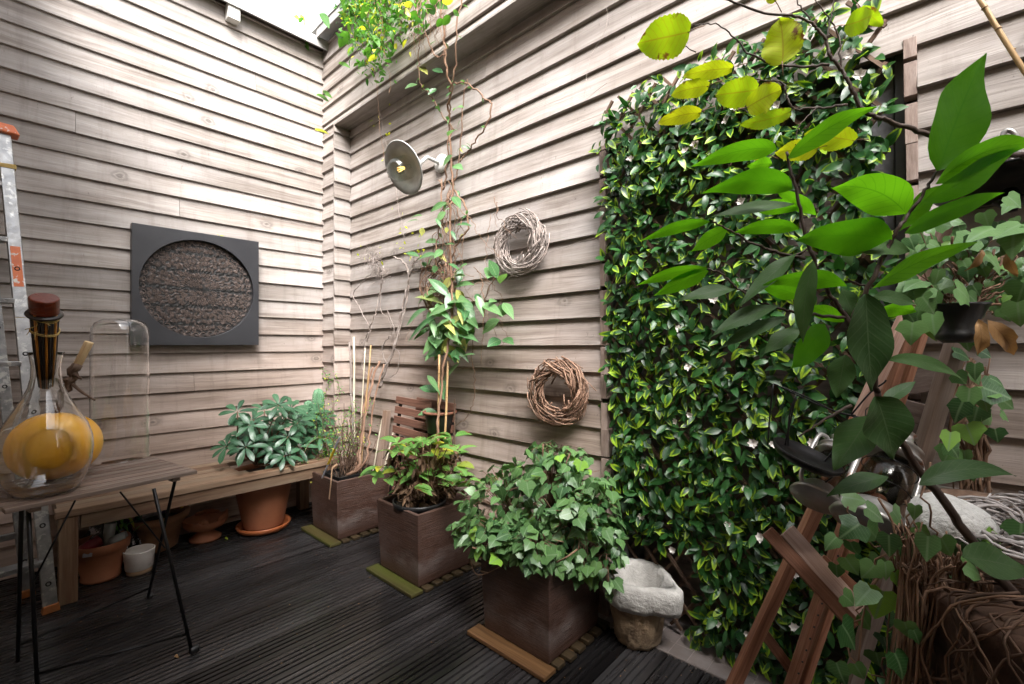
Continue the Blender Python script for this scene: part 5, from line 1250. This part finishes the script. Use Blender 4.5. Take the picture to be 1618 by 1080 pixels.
l1=lambda t:L1a+(L1b-L1a)*t
mb=MB(); a=at(1203,995,np.dot(l1(.15)-CAM,FW)+.0); b=at(1275,1092,1.44); mb.bar(a,b,.030,.018,TOCAM); mb.build('brace',M['easel'],ez,bevel=.002)
# ledge: front lip + back plank
d0=1.22; a=at(1214,841,d0); b=at(1352,990,d0-.12); ctr=(a+b)/2; dx=nrm(b-a); 
mb=MB(); mb.bar(a-dx*.005,b,.034,.012,nrm(TOCAM+V(0,0,.2))); mb.build('ledge_lip',M['easel'],ez,bevel=.002)
a2=at(1242,838,d0+.03); b2=at(1357,968,d0-.08); mb=MB(); mb.bar(a2,b2,.056,.014,nrm(TOCAM*.55+V(0,0,.8))); mb.build('ledge',M['pinkwood'],ez,bevel=.002)
a3=at(1262,852,d0+.04); b3=at(1350,930,d0-.03); mb=MB(); mb.bar((a3+b3)/2+(b3-a3)*-.1,b3,.03,.01,nrm(TOCAM)); mb.build('ledge_back',M['easel'],ez,bevel=.002)
# loose offcut boards behind mast
a=onY(1435,630,.13); b=onY(1490,600,.13)
mb=MB(); mb.frame(onY(1462,598,.15),(1,0,.25),(0,1,0),(-.25,0,1),.16,.014,.075,0); mb.build('crosspiece',M['endgrain'],ez,bevel=.002)
mb=MB(); mb.frame(onY(1458,655,.14),(1,0,-.3),(0,1,0),(.3,0,1),.15,.014,.06,0); mb.build('crosspiece',M['endgrain'],ez,bevel=.002)
# ---- hurricane lanterns
def lantern(base,ax,s,label,rot=0):
    ax=nrm(ax); t=thing('hurricane_lantern',label,'lantern',base,'old metal hurricane lanterns')
    e1=nrm(np.cross(ax,TOCAM)); e2=np.cross(ax,e1)
    mb=MB(); mb.lathe([(0,0),(.078*s,0),(.084*s,.006*s),(.080*s,.016*s),(.062*s,.026*s),(.058*s,.046*s),(.046*s,.060*s),(.034*s,.066*s),(0,.066*s)],base,40,ax); mb.build('tank',M['lantern_metal'],t,smooth=True)
    mb=MB(); pr=[(.030*s,.068*s),(.044*s,.085*s),(.054*s,.12*s),(.053*s,.15*s),(.042*s,.185*s),(.034*s,.20*s)]; mb.lathe(pr+[(r-.002,z) for r,z in reversed(pr)],base,40,ax); mb.build('globe',M['thin_grimy'],t,smooth=True)
    mb=MB(); mb.lathe([(.036*s,.196*s),(.060*s,.200*s),(.058*s,.208*s),(.040*s,.214*s),(.050*s,.228*s),(.056*s,.232*s),(.040*s,.240*s),(.026*s,.262*s),(.026*s,.275*s),(.032*s,.278*s),(.018*s,.29*s),(0,.292*s)],base,36,ax); mb.build('cap',M['lantern_metal'],t,smooth=True)
    mb=MB(); mb.lathe([(0,.06*s),(.018*s,.062*s),(.020*s,.078*s),(.012*s,.088*s),(0,.09*s)],base,24,ax); mb.build('burner',M['rust'],t,smooth=True)
    for sg in (-1,1):
        d=e1*sg
        P=spline([base+ax*.018*s+d*.070*s,base+ax*.05*s+d*.088*s,base+ax*.12*s+d*.090*s,base+ax*.19*s+d*.088*s,base+ax*.232*s+d*.080*s,base+ax*.243*s+d*.055*s,base+ax*.235*s+d*.040*s],6)
        m_=MB(); m_.tube(P,.0075*s,10); m_.build('side_tube',M['lantern_metal'],t,smooth=True)
    mb=MB()
    for zz in (.105,.165): 
        pts=[base+ax*zz*s+(e1*math.cos(q)+e2*math.sin(q))*.058*s for q in np.linspace(0,2*PI,25)]; mb.tube(pts,.0013*s,5,cap=False)
    mb.tube(spline([base+ax*.21*s+e1*.088*s,base+ax*.30*s+e1*.09*s+e2*.03*s,base+ax*.34*s+e2*.04*s,base+ax*.30*s-e1*.09*s+e2*.03*s,base+ax*.21*s-e1*.088*s],6),.0014*s,5)
    mb.build('wire_bail',M['black_metal'],t,smooth=True)
D1=1.02
b1=at(1372,832,D1); t1_=at(1432,668,D1+.10); lantern(b1,t1_-b1,.92,'large rusty hurricane lantern tilted against the easel, the nearer one')
D2=1.16
b2_=at(1288,790,D2); t2_=at(1345,652,D2+.12); lantern(b2_,t2_-b2_,.72,'smaller hurricane lantern tilted behind the black dish')
# black dish on wire hanger
c=at(1272,725,1.13); N=nrm(tocam(c)*.30+(UPV*.88+RT*.46)*.95)
ds=thing('hanging_dish','shallow black dish on a bent black wire hanger, in front of the trellis','dish',c)
mb=MB(); mb.lathe([(0,-.006),(.066,-.006),(.076,.004),(.080,.014),(.076,.014),(.070,.004),(.0,.0)],c,48,N); mb.build('dish',M['black_metal'],ds,smooth=True)
mb=MB()
for px in ([(1213,703),(1217,650),(1222,606)],[(1240,705),(1250,660),(1258,622)],[(1258,622),(1247,660),(1245,720)],[(1222,606),(1270,625),(1320,650),(1352,656)],[(1226,607),(1290,638),(1340,655),(1365,660)],[(1352,656),(1330,690),(1310,720),(1286,748)],[(1385,680),(1360,700),(1330,740),(1300,765)],[(1345,655),(1375,620),(1396,605),(1400,600)]):
    P=[at(x,y,1.10+ (.0005*(1400-x))) for x,y in px]; mb.tube(spline(P,4),.0021,6)
mb.build('wire_hanger',M['black_metal'],ds,smooth=True)
# ---- white rock, twig nest, big root-wrapped pot
BZ=at(1500,868,.92)
pt=V(3.60,-.42,0)
pt=thing('root_wrapped_pot','big brown pot wrapped in dry roots and tied stems, bottom right corner','plant pot',V(3.66,-.43,0))
pc=V(3.68,-.44,0)
mb=MB(); mb.lathe([(0,0),(.18,0),(.20,.05),(.235,.45),(.25,.72),(.258,.76),(.262,.79),(.25,.80),(.235,.795),(.22,.785),(0,.785)],pc,64,ex=lambda q,z,r:.006*math.sin(7*q+z*12)+.004*math.sin(15*q-z*25)); mb.build('pot',mat_basic('mottled_brown_clay',(.03,.014,.008),(.11,.055,.032),scale=7,rough=.8,bump=.006,bscale=20,stain=(.16,.10,.065),stlo=.52,sthi=.7,stscale=6),pt,smooth=True)
mb=MB(); mb2=MB()
for k in range(130):
    q=R.uniform(PI*.75,PI*2.2); r0_=R.uniform(.10,.24); qq=q; P=[pc+V(math.cos(q)*r0_,math.sin(q)*r0_,.80+R.uniform(0,.03)),pc+V(math.cos(q)*.262,math.sin(q)*.262,.803+R.uniform(0,.015))]
    n=R.randrange(3,11); zz=.77
    for i in range(n):
        qq+=R.gauss(0,.13); rr=.268+R.uniform(.0,.022)-(.79-zz)*.085; P.append(pc+V(math.cos(qq)*rr,math.sin(qq)*rr,zz)); zz-=R.uniform(.04,.10)
        if zz<.02: break
    (mb if k%3 else mb2).tube(wob(spline(P,4),.0012),R.uniform(.0009,.0026),5)
for cx_,cy_ in ((1510,905),(1545,945),(1440,870),(1470,900)):
    p=at(cx_,cy_,.80)
    for k in range(26):
        a=p+rv(.009); b=p+V(R.gauss(-.02,.02),R.gauss(0,.015),-R.uniform(.12,.34)); mb2.tube(spline([a+V(0,0,.03)+rv(.01),a,(a+b)/2+rv(.008),b],4),R.uniform(.0012,.0022),5)
    for k in range(10): 
        e=rv(1); e=nrm(e-V(0,0,e[2])); pts=[p+V(0,0,-.03+R.gauss(0,.006))+V(math.cos(q),math.sin(q),0)*.014 for q in np.linspace(0,6,10)]; mb2.tube(wob(pts,.002),.0016,5)
mb.build('dry_roots',M['roottwig'],pt,smooth=True); mb2.build('tied_stems',M['vine'],pt,smooth=True)
rk=at(1500,822,.90)
mb=MB(); mb.lathe([(0,-.045),(.05,-.045),(.068,-.02),(.066,.01),(.05,.032),(.03,.044),(0,.048)],rk,48,(.25,.1,1),ex=lambda q,z,r:.006*math.sin(3*q+1)+.004*math.sin(5*q+z*60)+.002*math.sin(13*q-z*90)); o=mb.build('rock',M['white_stone'],origin=rk,smooth=True,sub=1); tag(o,'white pitted rock lying beside the twig nest at lower right','rock')
wreath(at(1605,832,.84)+V(0,0,-.03),.062,.034,'twig_nest','bleached white twig wreath lying at the lower right edge',M['whitetwig'],150,.0030,nrm_=(-.3,-.45,1),seed=21,group=None)
bpy.data.objects['twig_nest']['category']='wreath'
# white pipe on wall
mb=MB(); mb.tube([onY(1455,766,.1),onY(1625,795,.1)],.008,8); o=mb.build('cable_conduit',M['white_paint'],origin=onY(1455,766,.1),smooth=True); tag(o,'thin white conduit running low on the wall behind the white rock','conduit')
# coir pot behind rock
c=at(1555,800,1.05); mb=MB(); mb.lathe([(0,-.08),(.07,-.08),(.10,0),(.104,.01),(.09,.008),(0,-.02)],c,40,wob=.02); o=mb.build('coir_bowl',M['bark'],origin=c,smooth=True); tag(o,'brown fibre bowl behind the white rock and twig wreath','bowl')
# ---- ivy strands lower right
iv2=thing('ivy','loose ivy strands with pale-veined leaves trailing over the root-wrapped pot','plant',V(3.5,-.3,.75))
lf=Leaves(); mb=MB()
def ivpx(l,x,y,s,D,ang=None,face=.7,up=.45,rnd=None):
    p=at(x,y,D); q=R.uniform(-.9,.9) if ang is None else ang
    d=RT*math.sin(q)-UPV*math.cos(q)+rv(.15); nv=tocam(p)*face+V(0,0,up)+rv(.18); L=s*D/FP; l.ivy(p-nrm(d)*L*.45,d,nv,L,rnd)
for (x,y,s,a) in ((1355,788,46,1.2),(1388,815,44,.9),(1420,820,40,.8),(1445,812,30,0),(1340,840,50,-1.0),(1382,845,50,.6),(1405,865,44,0),(1350,870,40,.3),(1440,870,48,.5),(1465,870,50,-.4),(1400,905,36,-.2),(1348,898,40,.5),(1370,905,38,-.7),(1362,945,50,-.8),(1388,960,62,.1),(1370,985,48,.5),(1455,975,52,.0),(1418,918,34,.4),(1440,915,44,1.0),(1475,945,66,.6),(1520,875,46,.5),(1545,905,52,1.0),(1515,920,36,1.1),(1345,1010,60,.6),(1388,1045,38,.2),(1425,1058,52,.3),(1478,1062,58,-.2),(1590,985,72,.9),(1560,1005,50,.6),(1330,1070,44,.2),(1420,1075,40,.8),(1580,870,60,.6),(1612,850,50,0),(1310,860,36,-.6),(1360,1065,40,.6),(1500,1010,34,0),(1322,905,30,.2),(1400,1020,36,.2),(1450,1010,30,.3),(1600,1040,44,.3),(1385,890,30,0),(1430,890,30,.6),(1498,868,42,.4),(1462,842,36,1.1),(1530,980,44,.2),(1500,1050,50,.4),(1555,1060,46,-.3),(1595,930,40,.5),(1548,870,34,.2),(1610,1000,40,.1),(1480,915,36,.3),(1435,1000,40,.4),(1345,950,34,.6),(1415,990,34,-.3)):
    ivpx(lf,x,y,s,R.uniform(.74,.90),a)
for px in ([(1340,800),(1360,850),(1410,880),(1420,960),(1400,1040),(1390,1090)],[(1430,790),(1440,850),(1450,930),(1480,1000),(1490,1090)],[(1470,730),(1460,800),(1500,880),(1560,930),(1610,960)],[(1380,800),(1395,860),(1370,930),(1345,1000),(1350,1060)],[(1500,880),(1540,900),(1600,890)],[(1425,900),(1475,960),(1500,1040),(1520,1090)],[(1402,850),(1416,900),(1470,930)]):
    P=wob(spline([at(x,y,.86) for x,y in px],6),.004); mb.tube(P,.0018,5)
mb.build('stems',M['vine'],iv2,smooth=True); lf.build('leaves',M['lf_ivy'],iv2)
# ---- ivy basket high on right wall
hb=at(1512,520,1.02)
bk=thing('hanging_pot','small dark pot of ivy hung on the wall at right above the easel post','plant pot',hb)
mb=MB(); mb.lathe([(0,-.03),(.024,-.03),(.036,-.02),(.037,-.008),(.030,.0),(.052,.05),(.056,.056),(.05,.054),(.02,.0)],hb,36); mb.build('pot',M['black_plastic'],bk,smooth=True)
iv3=thing('ivy','tangle of pale glossy ivy and brown runners filling the pot hung at right','plant',hb+V(0,0,.05))
lf=Leaves(); mb=MB(); dry=Leaves()
for (x,y,s,a) in ((1500,490,56,-1.0),(1530,470,58,.9),(1573,478,62,-.5),(1470,485,46,.3),(1455,470,40,-.6),(1545,370,60,-1.3),(1520,385,50,-1.2),(1588,365,56,-.9),(1600,390,60,-.3),(1455,425,34,0),(1475,455,36,.6),(1497,355,34,1.3),(1515,350,30,1.3),(1540,410,40,1.4),(1575,420,52,.7),(1605,425,50,.9),(1610,470,50,.2),(1480,440,30,.3),(1440,450,44,-1.2),(1430,470,50,-.3),(1590,330,30,-.7),(1605,320,34,.8),(1556,430,30,.6),(1610,500,50,0),(1450,505,40,.5),(1475,515,44,-.2),(1440,530,46,0),(1590,500,30,0),(1530,430,30,.2),(1600,450,34,-.4),(1480,390,26,.7),(1560,350,34,.4),(1612,370,40,0)):
    ivpx(lf,x,y,s,R.uniform(.94,1.06),a,rnd=.5+R.random()*.5)
for k in range(120):
    x=R.uniform(1440,1618); y=440+R.gauss(0,40)-(x-1500)*.12; ivpx(lf,x,y,R.uniform(14,34),R.uniform(1.0,1.10))
for k in range(60):
    x=R.uniform(1440,1610); y=425+R.gauss(0,35); P=[at(1512+R.uniform(-30,30),515,1.03),at((x+1512)/2+R.uniform(-20,20),(y+515)/2-10,1.04),at(x,y,1.03)]; mb.tube(wob(spline(P,5),.003),R.uniform(.001,.0028),5)
for (x,y,a,s) in ((1560,505,.7,74),(1545,505,.1,56),(1590,400,.4,40),(1550,395,-.5,36)):
    p=at(x,y,.98); d=RT*math.sin(a)-UPV*math.cos(a); dry.one(p,d,tocam(p)+rv(.4),s/FP,s*.45/FP,w_ovate,droop=.9,rows=6,cols=2,wave=.15,fold=.4)
mb.build('stems',M['vine'],iv3,smooth=True); lf.build('leaves',M['lf_ivy'],iv3); dry.build('dry_leaves',M['lf_tan'],iv3)
# ---- ivy column on wall right
iv4=thing('ivy','bright ivy climbing a bundle of brown stems on the wall behind the easel at right','climbing plant',onY(1545,900,.1)*V(1,1,0))
lf=Leaves(); mb=MB()
for (x,y,s,a) in ((1525,562,38,1.3),(1540,590,34,.0),(1550,620,40,-1.3),(1580,622,54,1.2),(1595,640,40,1.1),(1530,635,48,0),(1512,655,48,0),(1540,660,40,-.3),(1535,690,44,.3),(1565,665,30,.6),(1560,560,28,.9),(1500,700,40,-.3),(1510,715,36,.5),(1495,722,36,-.2),(1575,690,28,.3),(1580,605,30,.9),(1525,725,30,0),(1545,600,30,.6),(1515,745,40,0),(1535,750,34,.4),(1558,640,34,.2),(1590,660,24,.6),(1520,600,30,.8),(1545,540,30,.8),(1528,545,34,.2)):
    ivpx(lf,x,y,s,R.uniform(1.08,1.2),a)
for k in range(26):
    x=1538+R.gauss(0,12); mb.tube(wob(spline([onY(x,830,.09),onY(x+R.uniform(-8,8),740,.08),onY(x+R.uniform(-10,14),660,.09),onY(x+R.uniform(-14,20),590+R.uniform(-30,40),.10)],5),.005),R.uniform(.0015,.005),5)
mb.build('stems',M['vine'],iv4,smooth=True); lf.build('leaves',M['lf_ivy'],iv4)

# ---- foreground sapling with big leaves
SB=at(1590,925,.76)
sp=thing('sapling','foreground sapling with large bright green drooping leaves, at right','small tree',SB)
mb=MB()
def br(px,D,r0,r1,w=.0012):
    Ds=D if hasattr(D,'__len__') else [D]*len(px)
    P=wob(spline([at(x,y,d) for (x,y),d in zip(px,Ds)],6),w); mb.tube(P,taper(len(P),r0,r1),9)
br([(1640,990),(1590,925),(1545,870),(1500,805),(1455,745),(1418,690),(1395,650),(1387,620)],[.74,.76,.78,.79,.80,.80,.80,.80],.0085,.005)
br([(1387,620),(1370,570),(1352,530),(1337,502),(1318,475),(1302,450),(1285,410),(1272,370),(1262,320),(1250,275),(1243,240)],.80,.0048,.0022)
br([(1345,515),(1358,480),(1378,440),(1400,395),(1420,360),(1438,335),(1462,300),(1482,270)],[.80,.79,.78,.78,.77,.77,.76,.76],.0045,.0022)
br([(1337,502),(1300,498),(1260,495),(1225,485),(1200,478)],.80,.0032,.0018)
br([(1272,408),(1240,402),(1210,392),(1180,380),(1150,362),(1125,350)],.80,.0028,.0015)
br([(1275,392),(1255,405)],.8,.002,.0015)
br([(1200,478),(1180,465),(1160,450),(1140,432),(1118,424)],.80,.002,.0015)
br([(1395,650),(1385,670),(1370,655)],.8,.003,.002)
br([(1345,640),(1300,665),(1262,690)],.86,.003,.0015)
br([(1378,455),(1360,450),(1340,440)],.79,.002,.0015)
mb.build('trunk',M['trunk'],sp,smooth=True)
up_=Leaves(); dn_=Leaves()
def big(bx,by,tx,ty,w,D=.80,k='u',cx=0,cy=0,dt=0,wf=w_lance,rnd=None,fold=.14,turn=0):
    """leaf from base pixel to tip pixel; k='u' seen from beneath (lit through), 'd' seen from above"""
    a=at(bx,by,D); b=at(tx,ty,D+dt); m=at((bx+tx)/2+cx,(by+ty)/2+cy,D+dt*.5)
    T=nrm(b-a); tc=tocam(m); nv=nrm(tc-T*np.dot(tc,T))
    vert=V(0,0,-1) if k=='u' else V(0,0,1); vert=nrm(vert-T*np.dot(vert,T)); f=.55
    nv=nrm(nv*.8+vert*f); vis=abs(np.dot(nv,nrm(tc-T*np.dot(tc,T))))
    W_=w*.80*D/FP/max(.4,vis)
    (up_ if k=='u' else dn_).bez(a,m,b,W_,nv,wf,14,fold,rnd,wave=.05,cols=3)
wl=lambda v:max(.02,math.sin(PI*v**.78)**.95)
big(1484,269,1557,84,90,.74,'u',-12,8,wf=wl)
big(1478,290,1640,228,52,.73,'u',-5,-38,wf=wl)
big(1462,318,1612,228,46,.74,'u',8,4,wf=wl)
big(1428,368,1588,304,38,.75,'u',-6,-10,wf=wl)
big(1432,338,1312,296,78,.74,'u',20,-32,wf=wl)
big(1420,365,1500,290,36,.78,'u',-10,-10)
big(1408,378,1258,378,74,.76,'u',5,-14,wf=wl)
big(1377,456,1545,382,38,.76,'u',-14,-12)
big(1436,398,1326,396,44,.78,'d',8,-22)
big(1246,250,1386,168,40,.78,'u',-14,-14,wf=wl)
big(1228,236,1088,264,40,.78,'u',22,-24,wf=wl)
big(1252,298,1108,306,50,.79,'u',18,-34,wf=wl)
big(1255,322,1120,344,22,.82,'d',6,-10)
big(1264,362,1152,370,30,.80,'u',6,-18)
big(1122,350,1008,382,24,.80,'u',8,-14)
big(1150,362,1090,398,32,.81,'u',4,-8)
big(1220,258,1180,262,30,.86,'u')
big(1118,424,1002,452,24,.80,'u',6,-14)
big(1120,428,1030,468,32,.81,'u',8,-8)
big(1162,456,1068,476,26,.80,'d',6,-8)
big(1285,412,1269,542,36,.74,'d',-10,0,wf=wl)
big(1258,400,1168,484,32,.78,'d',2,-8)
big(1338,452,1205,450,38,.77,'u',6,-24)
big(1268,470,1200,450,34,.84,'u',0,-6)
big(1232,482,1124,532,32,.79,'d',-6,-12)
big(1245,500,1134,552,26,.80,'d',0,-8)
big(1368,464,1378,618,72,.70,'d',-2,0,wf=wl)
big(1384,626,1412,726,80,.68,'d',4,-6,wf=wl)
big(1374,656,1317,742,66,.72,'d',4,0,wf=wl)
big(1336,560,1322,628,46,.80,'d',0,0,wf=wl)
big(1305,512,1248,582,50,.80,'u',4,0,wf=wl)
big(1264,520,1206,560,34,.79,'d',0,-8)
big(1380,468,1450,482,26,.74,'d',0,-8)
big(1392,486,1448,492,34,.78,'u',0,-4)
big(1400,568,1524,600,26,.76,'d',2,-22)
big(1404,753,1306,784,36,.74,'d',2,-10)
big(1452,766,1606,752,40,.70,'d',-6,-36,wf=wl)
big(1334,508,1270,482,30,.82,'u',0,-6)
big(1345,420,1318,345,26,.9,'d')
big(1388,400,1372,332,30,.9,'d')
big(1290,340,1225,300,30,.88,'u',0,-8)
big(1392,640,1448,602,26,.86,'d',0,-4)
big(1520,880,1630,905,60,.70,'d',0,-8,wf=wl)
big(1330,455,1350,500,30,.86,'d')
big(1262,330,1180,330,30,.88,'u',0,-8)
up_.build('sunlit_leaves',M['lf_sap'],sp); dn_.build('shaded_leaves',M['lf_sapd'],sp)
# ---- yellow-leaved branch overhead
yb=thing('hazel_branch','thin brown branch with yellowing toothed leaves, crossing the top right','tree branch',at(1640,252,.98))
mb=MB()
br([(1660,258),(1618,246),(1570,243),(1500,226),(1440,204),(1400,190),(1378,182),(1365,172),(1350,150),(1338,125),(1326,105),(1310,85),(1303,60),(1288,42),(1262,26),(1220,22),(1150,0),(1120,-12)],[.9]*18,.0055,.0018)
br([(1310,102),(1270,104),(1235,103),(1200,92),(1178,80),(1160,60),(1130,36),(1095,40)],.92,.0028,.001)
br([(1338,165),(1300,170),(1255,171),(1242,150),(1238,130),(1200,125),(1160,122)],.93,.0026,.001)
br([(1250,172),(1200,180),(1165,170)],.93,.0018,.001)
br([(1100,82),(1070,68),(1035,62)],.9,.001,.0008)
br([(1290,45),(1265,10),(1252,-20)],.92,.0018,.001)
br([(1305,62),(1315,20),(1322,-15)],.92,.0018,.001)
br([(1328,110),(1326,60),(1310,30),(1280,-10)],.93,.002,.001)
br([(1290,170),(1262,200),(1258,240)],.93,.0014,.0008)
mb.build('twig',M['trunk'],yb,smooth=True)
stk=[]; lf=Leaves(); wr=lambda v:max(.03,(math.sin(PI*min(1,(v*.96+.04))**.85)**.62))
def yl(bx,by,tx,ty,w,D=.9,k='u',cx=0,cy=0,wf=wr):
    a=at(bx,by,D); b=at(tx,ty,D); m=at((bx+tx)/2+cx,(by+ty)/2+cy,D); T=nrm(b-a); tc=tocam(m); nv=nrm(tc-T*np.dot(tc,T)); vert=V(0,0,-1); vert=nrm(vert-T*np.dot(vert,T)); nv=nrm(nv*.85+vert*.4)
    lf.bez(a,m,b,w*D/FP*1.08,nv,wf,26,.12,None,wave=.06,cols=4,ser=.07); stk.append((a-T*.03+V(0,0,.006),a+T*.004))
yl(1090,50,1007,68,62,.88); yl(1236,100,1232,30,58,.9,cx=6); yl(1335,40,1380,22,38,.9,cy=4); yl(1157,108,1080,120,26,.9,cy=-6); yl(1120,136,1060,150,28,.92,cy=-6)
yl(1195,142,1130,150,46,.93); yl(1180,170,1234,142,44,.9,cy=-4); yl(1107,178,1040,195,26,.9,cy=-8); yl(1250,176,1170,196,26,.92,cy=6); yl(1350,222,1270,212,38,.93,cy=-2); yl(1292,235,1225,240,34,.94,cy=-2); yl(1208,245,1180,232,24,.94); yl(1225,2,1215,-20,20,.9); yl(1360,12,1395,40,20,.98)
lf.build('leaves',M['lf_yel'],yb)
for a,b in stk:
    m_=MB(); m_.tube([a,(a+b)/2+V(0,0,.002),b],.0009,5); m_.build('leaf_stalk',M['vine'],yb,smooth=True)
# ---- cane, top right
a=onY(1645,150,-.30); b=onY(1535,-20,-.30); mb=MB(); P=[a*(1-t)+b*t for t in np.linspace(0,1,6)]; mb.tube(wob(P,.001),.0045,8); 
for p in P[1:-1]: mb.tube([p-(b-a)*.004,p+(b-a)*.004],.0056,8)
o=mb.build('cane',M['cane'],origin=a,smooth=True); tag(o,'thin tan cane crossing the top right corner','cane')
# ---- fallen leaves on the deck
for i,(x,y,s,lb) in enumerate(((276,1036,.014,'tiny curled brown leaf on the deck by the table foot'),(771,962,.020,'small orange-brown leaf on the deck left of the ivy planter'),(355,850,.018,'small yellow leaf on the deck beside the footed bowl'),(838,1031,.018,'pale curled petal on the orange-brown stand'))):
    p=onZ(x,y,.006 if i<3 else .024); l=Leaves(); l.one(p,V(1,.4,0),V(.2,-.3,1),s*1.5,s,droop=1.2,rows=4,fold=.5); o=l.build('fallen_leaf',M['lf_tan'] if i!=2 else M['lf_yel'],origin=p); tag(o,lb,'leaf')
deb=Leaves()
for i in range(320):
    p=V(R.uniform(.1,2.8),R.uniform(-1.5,.1),.003); deb.one(p,V(R.gauss(0,1),R.gauss(0,1),.1),V(0,0,1)+rv(.4),R.uniform(.003,.011),R.uniform(.002,.006),rows=2)
o=deb.build('leaf_litter',M['lf_tan']); o['kind']='stuff'
# wall wires and hooks
for i,(pts,lb) in enumerate((([(958,12),(960,25),(955,50),(938,80),(930,100),(926,130),(926,155),(940,145),(960,130)],'thin wire looping from a hook high on the right wall'),([(866,398),(890,392),(915,382),(940,376)],'bent wire nailed beside the upper wreath'),([(925,531),(936,532),(938,528)],'short wire staple on the right wall right of the climber'))):
    mb=MB(); mb.tube(spline([onY(x,y,.172) for x,y in pts],5),.0010,4); o=mb.build('wire',M['greytwig'],origin=onY(*pts[0],.172)); tag(o,lb,'wire')
# dark door post at the left edge of the view
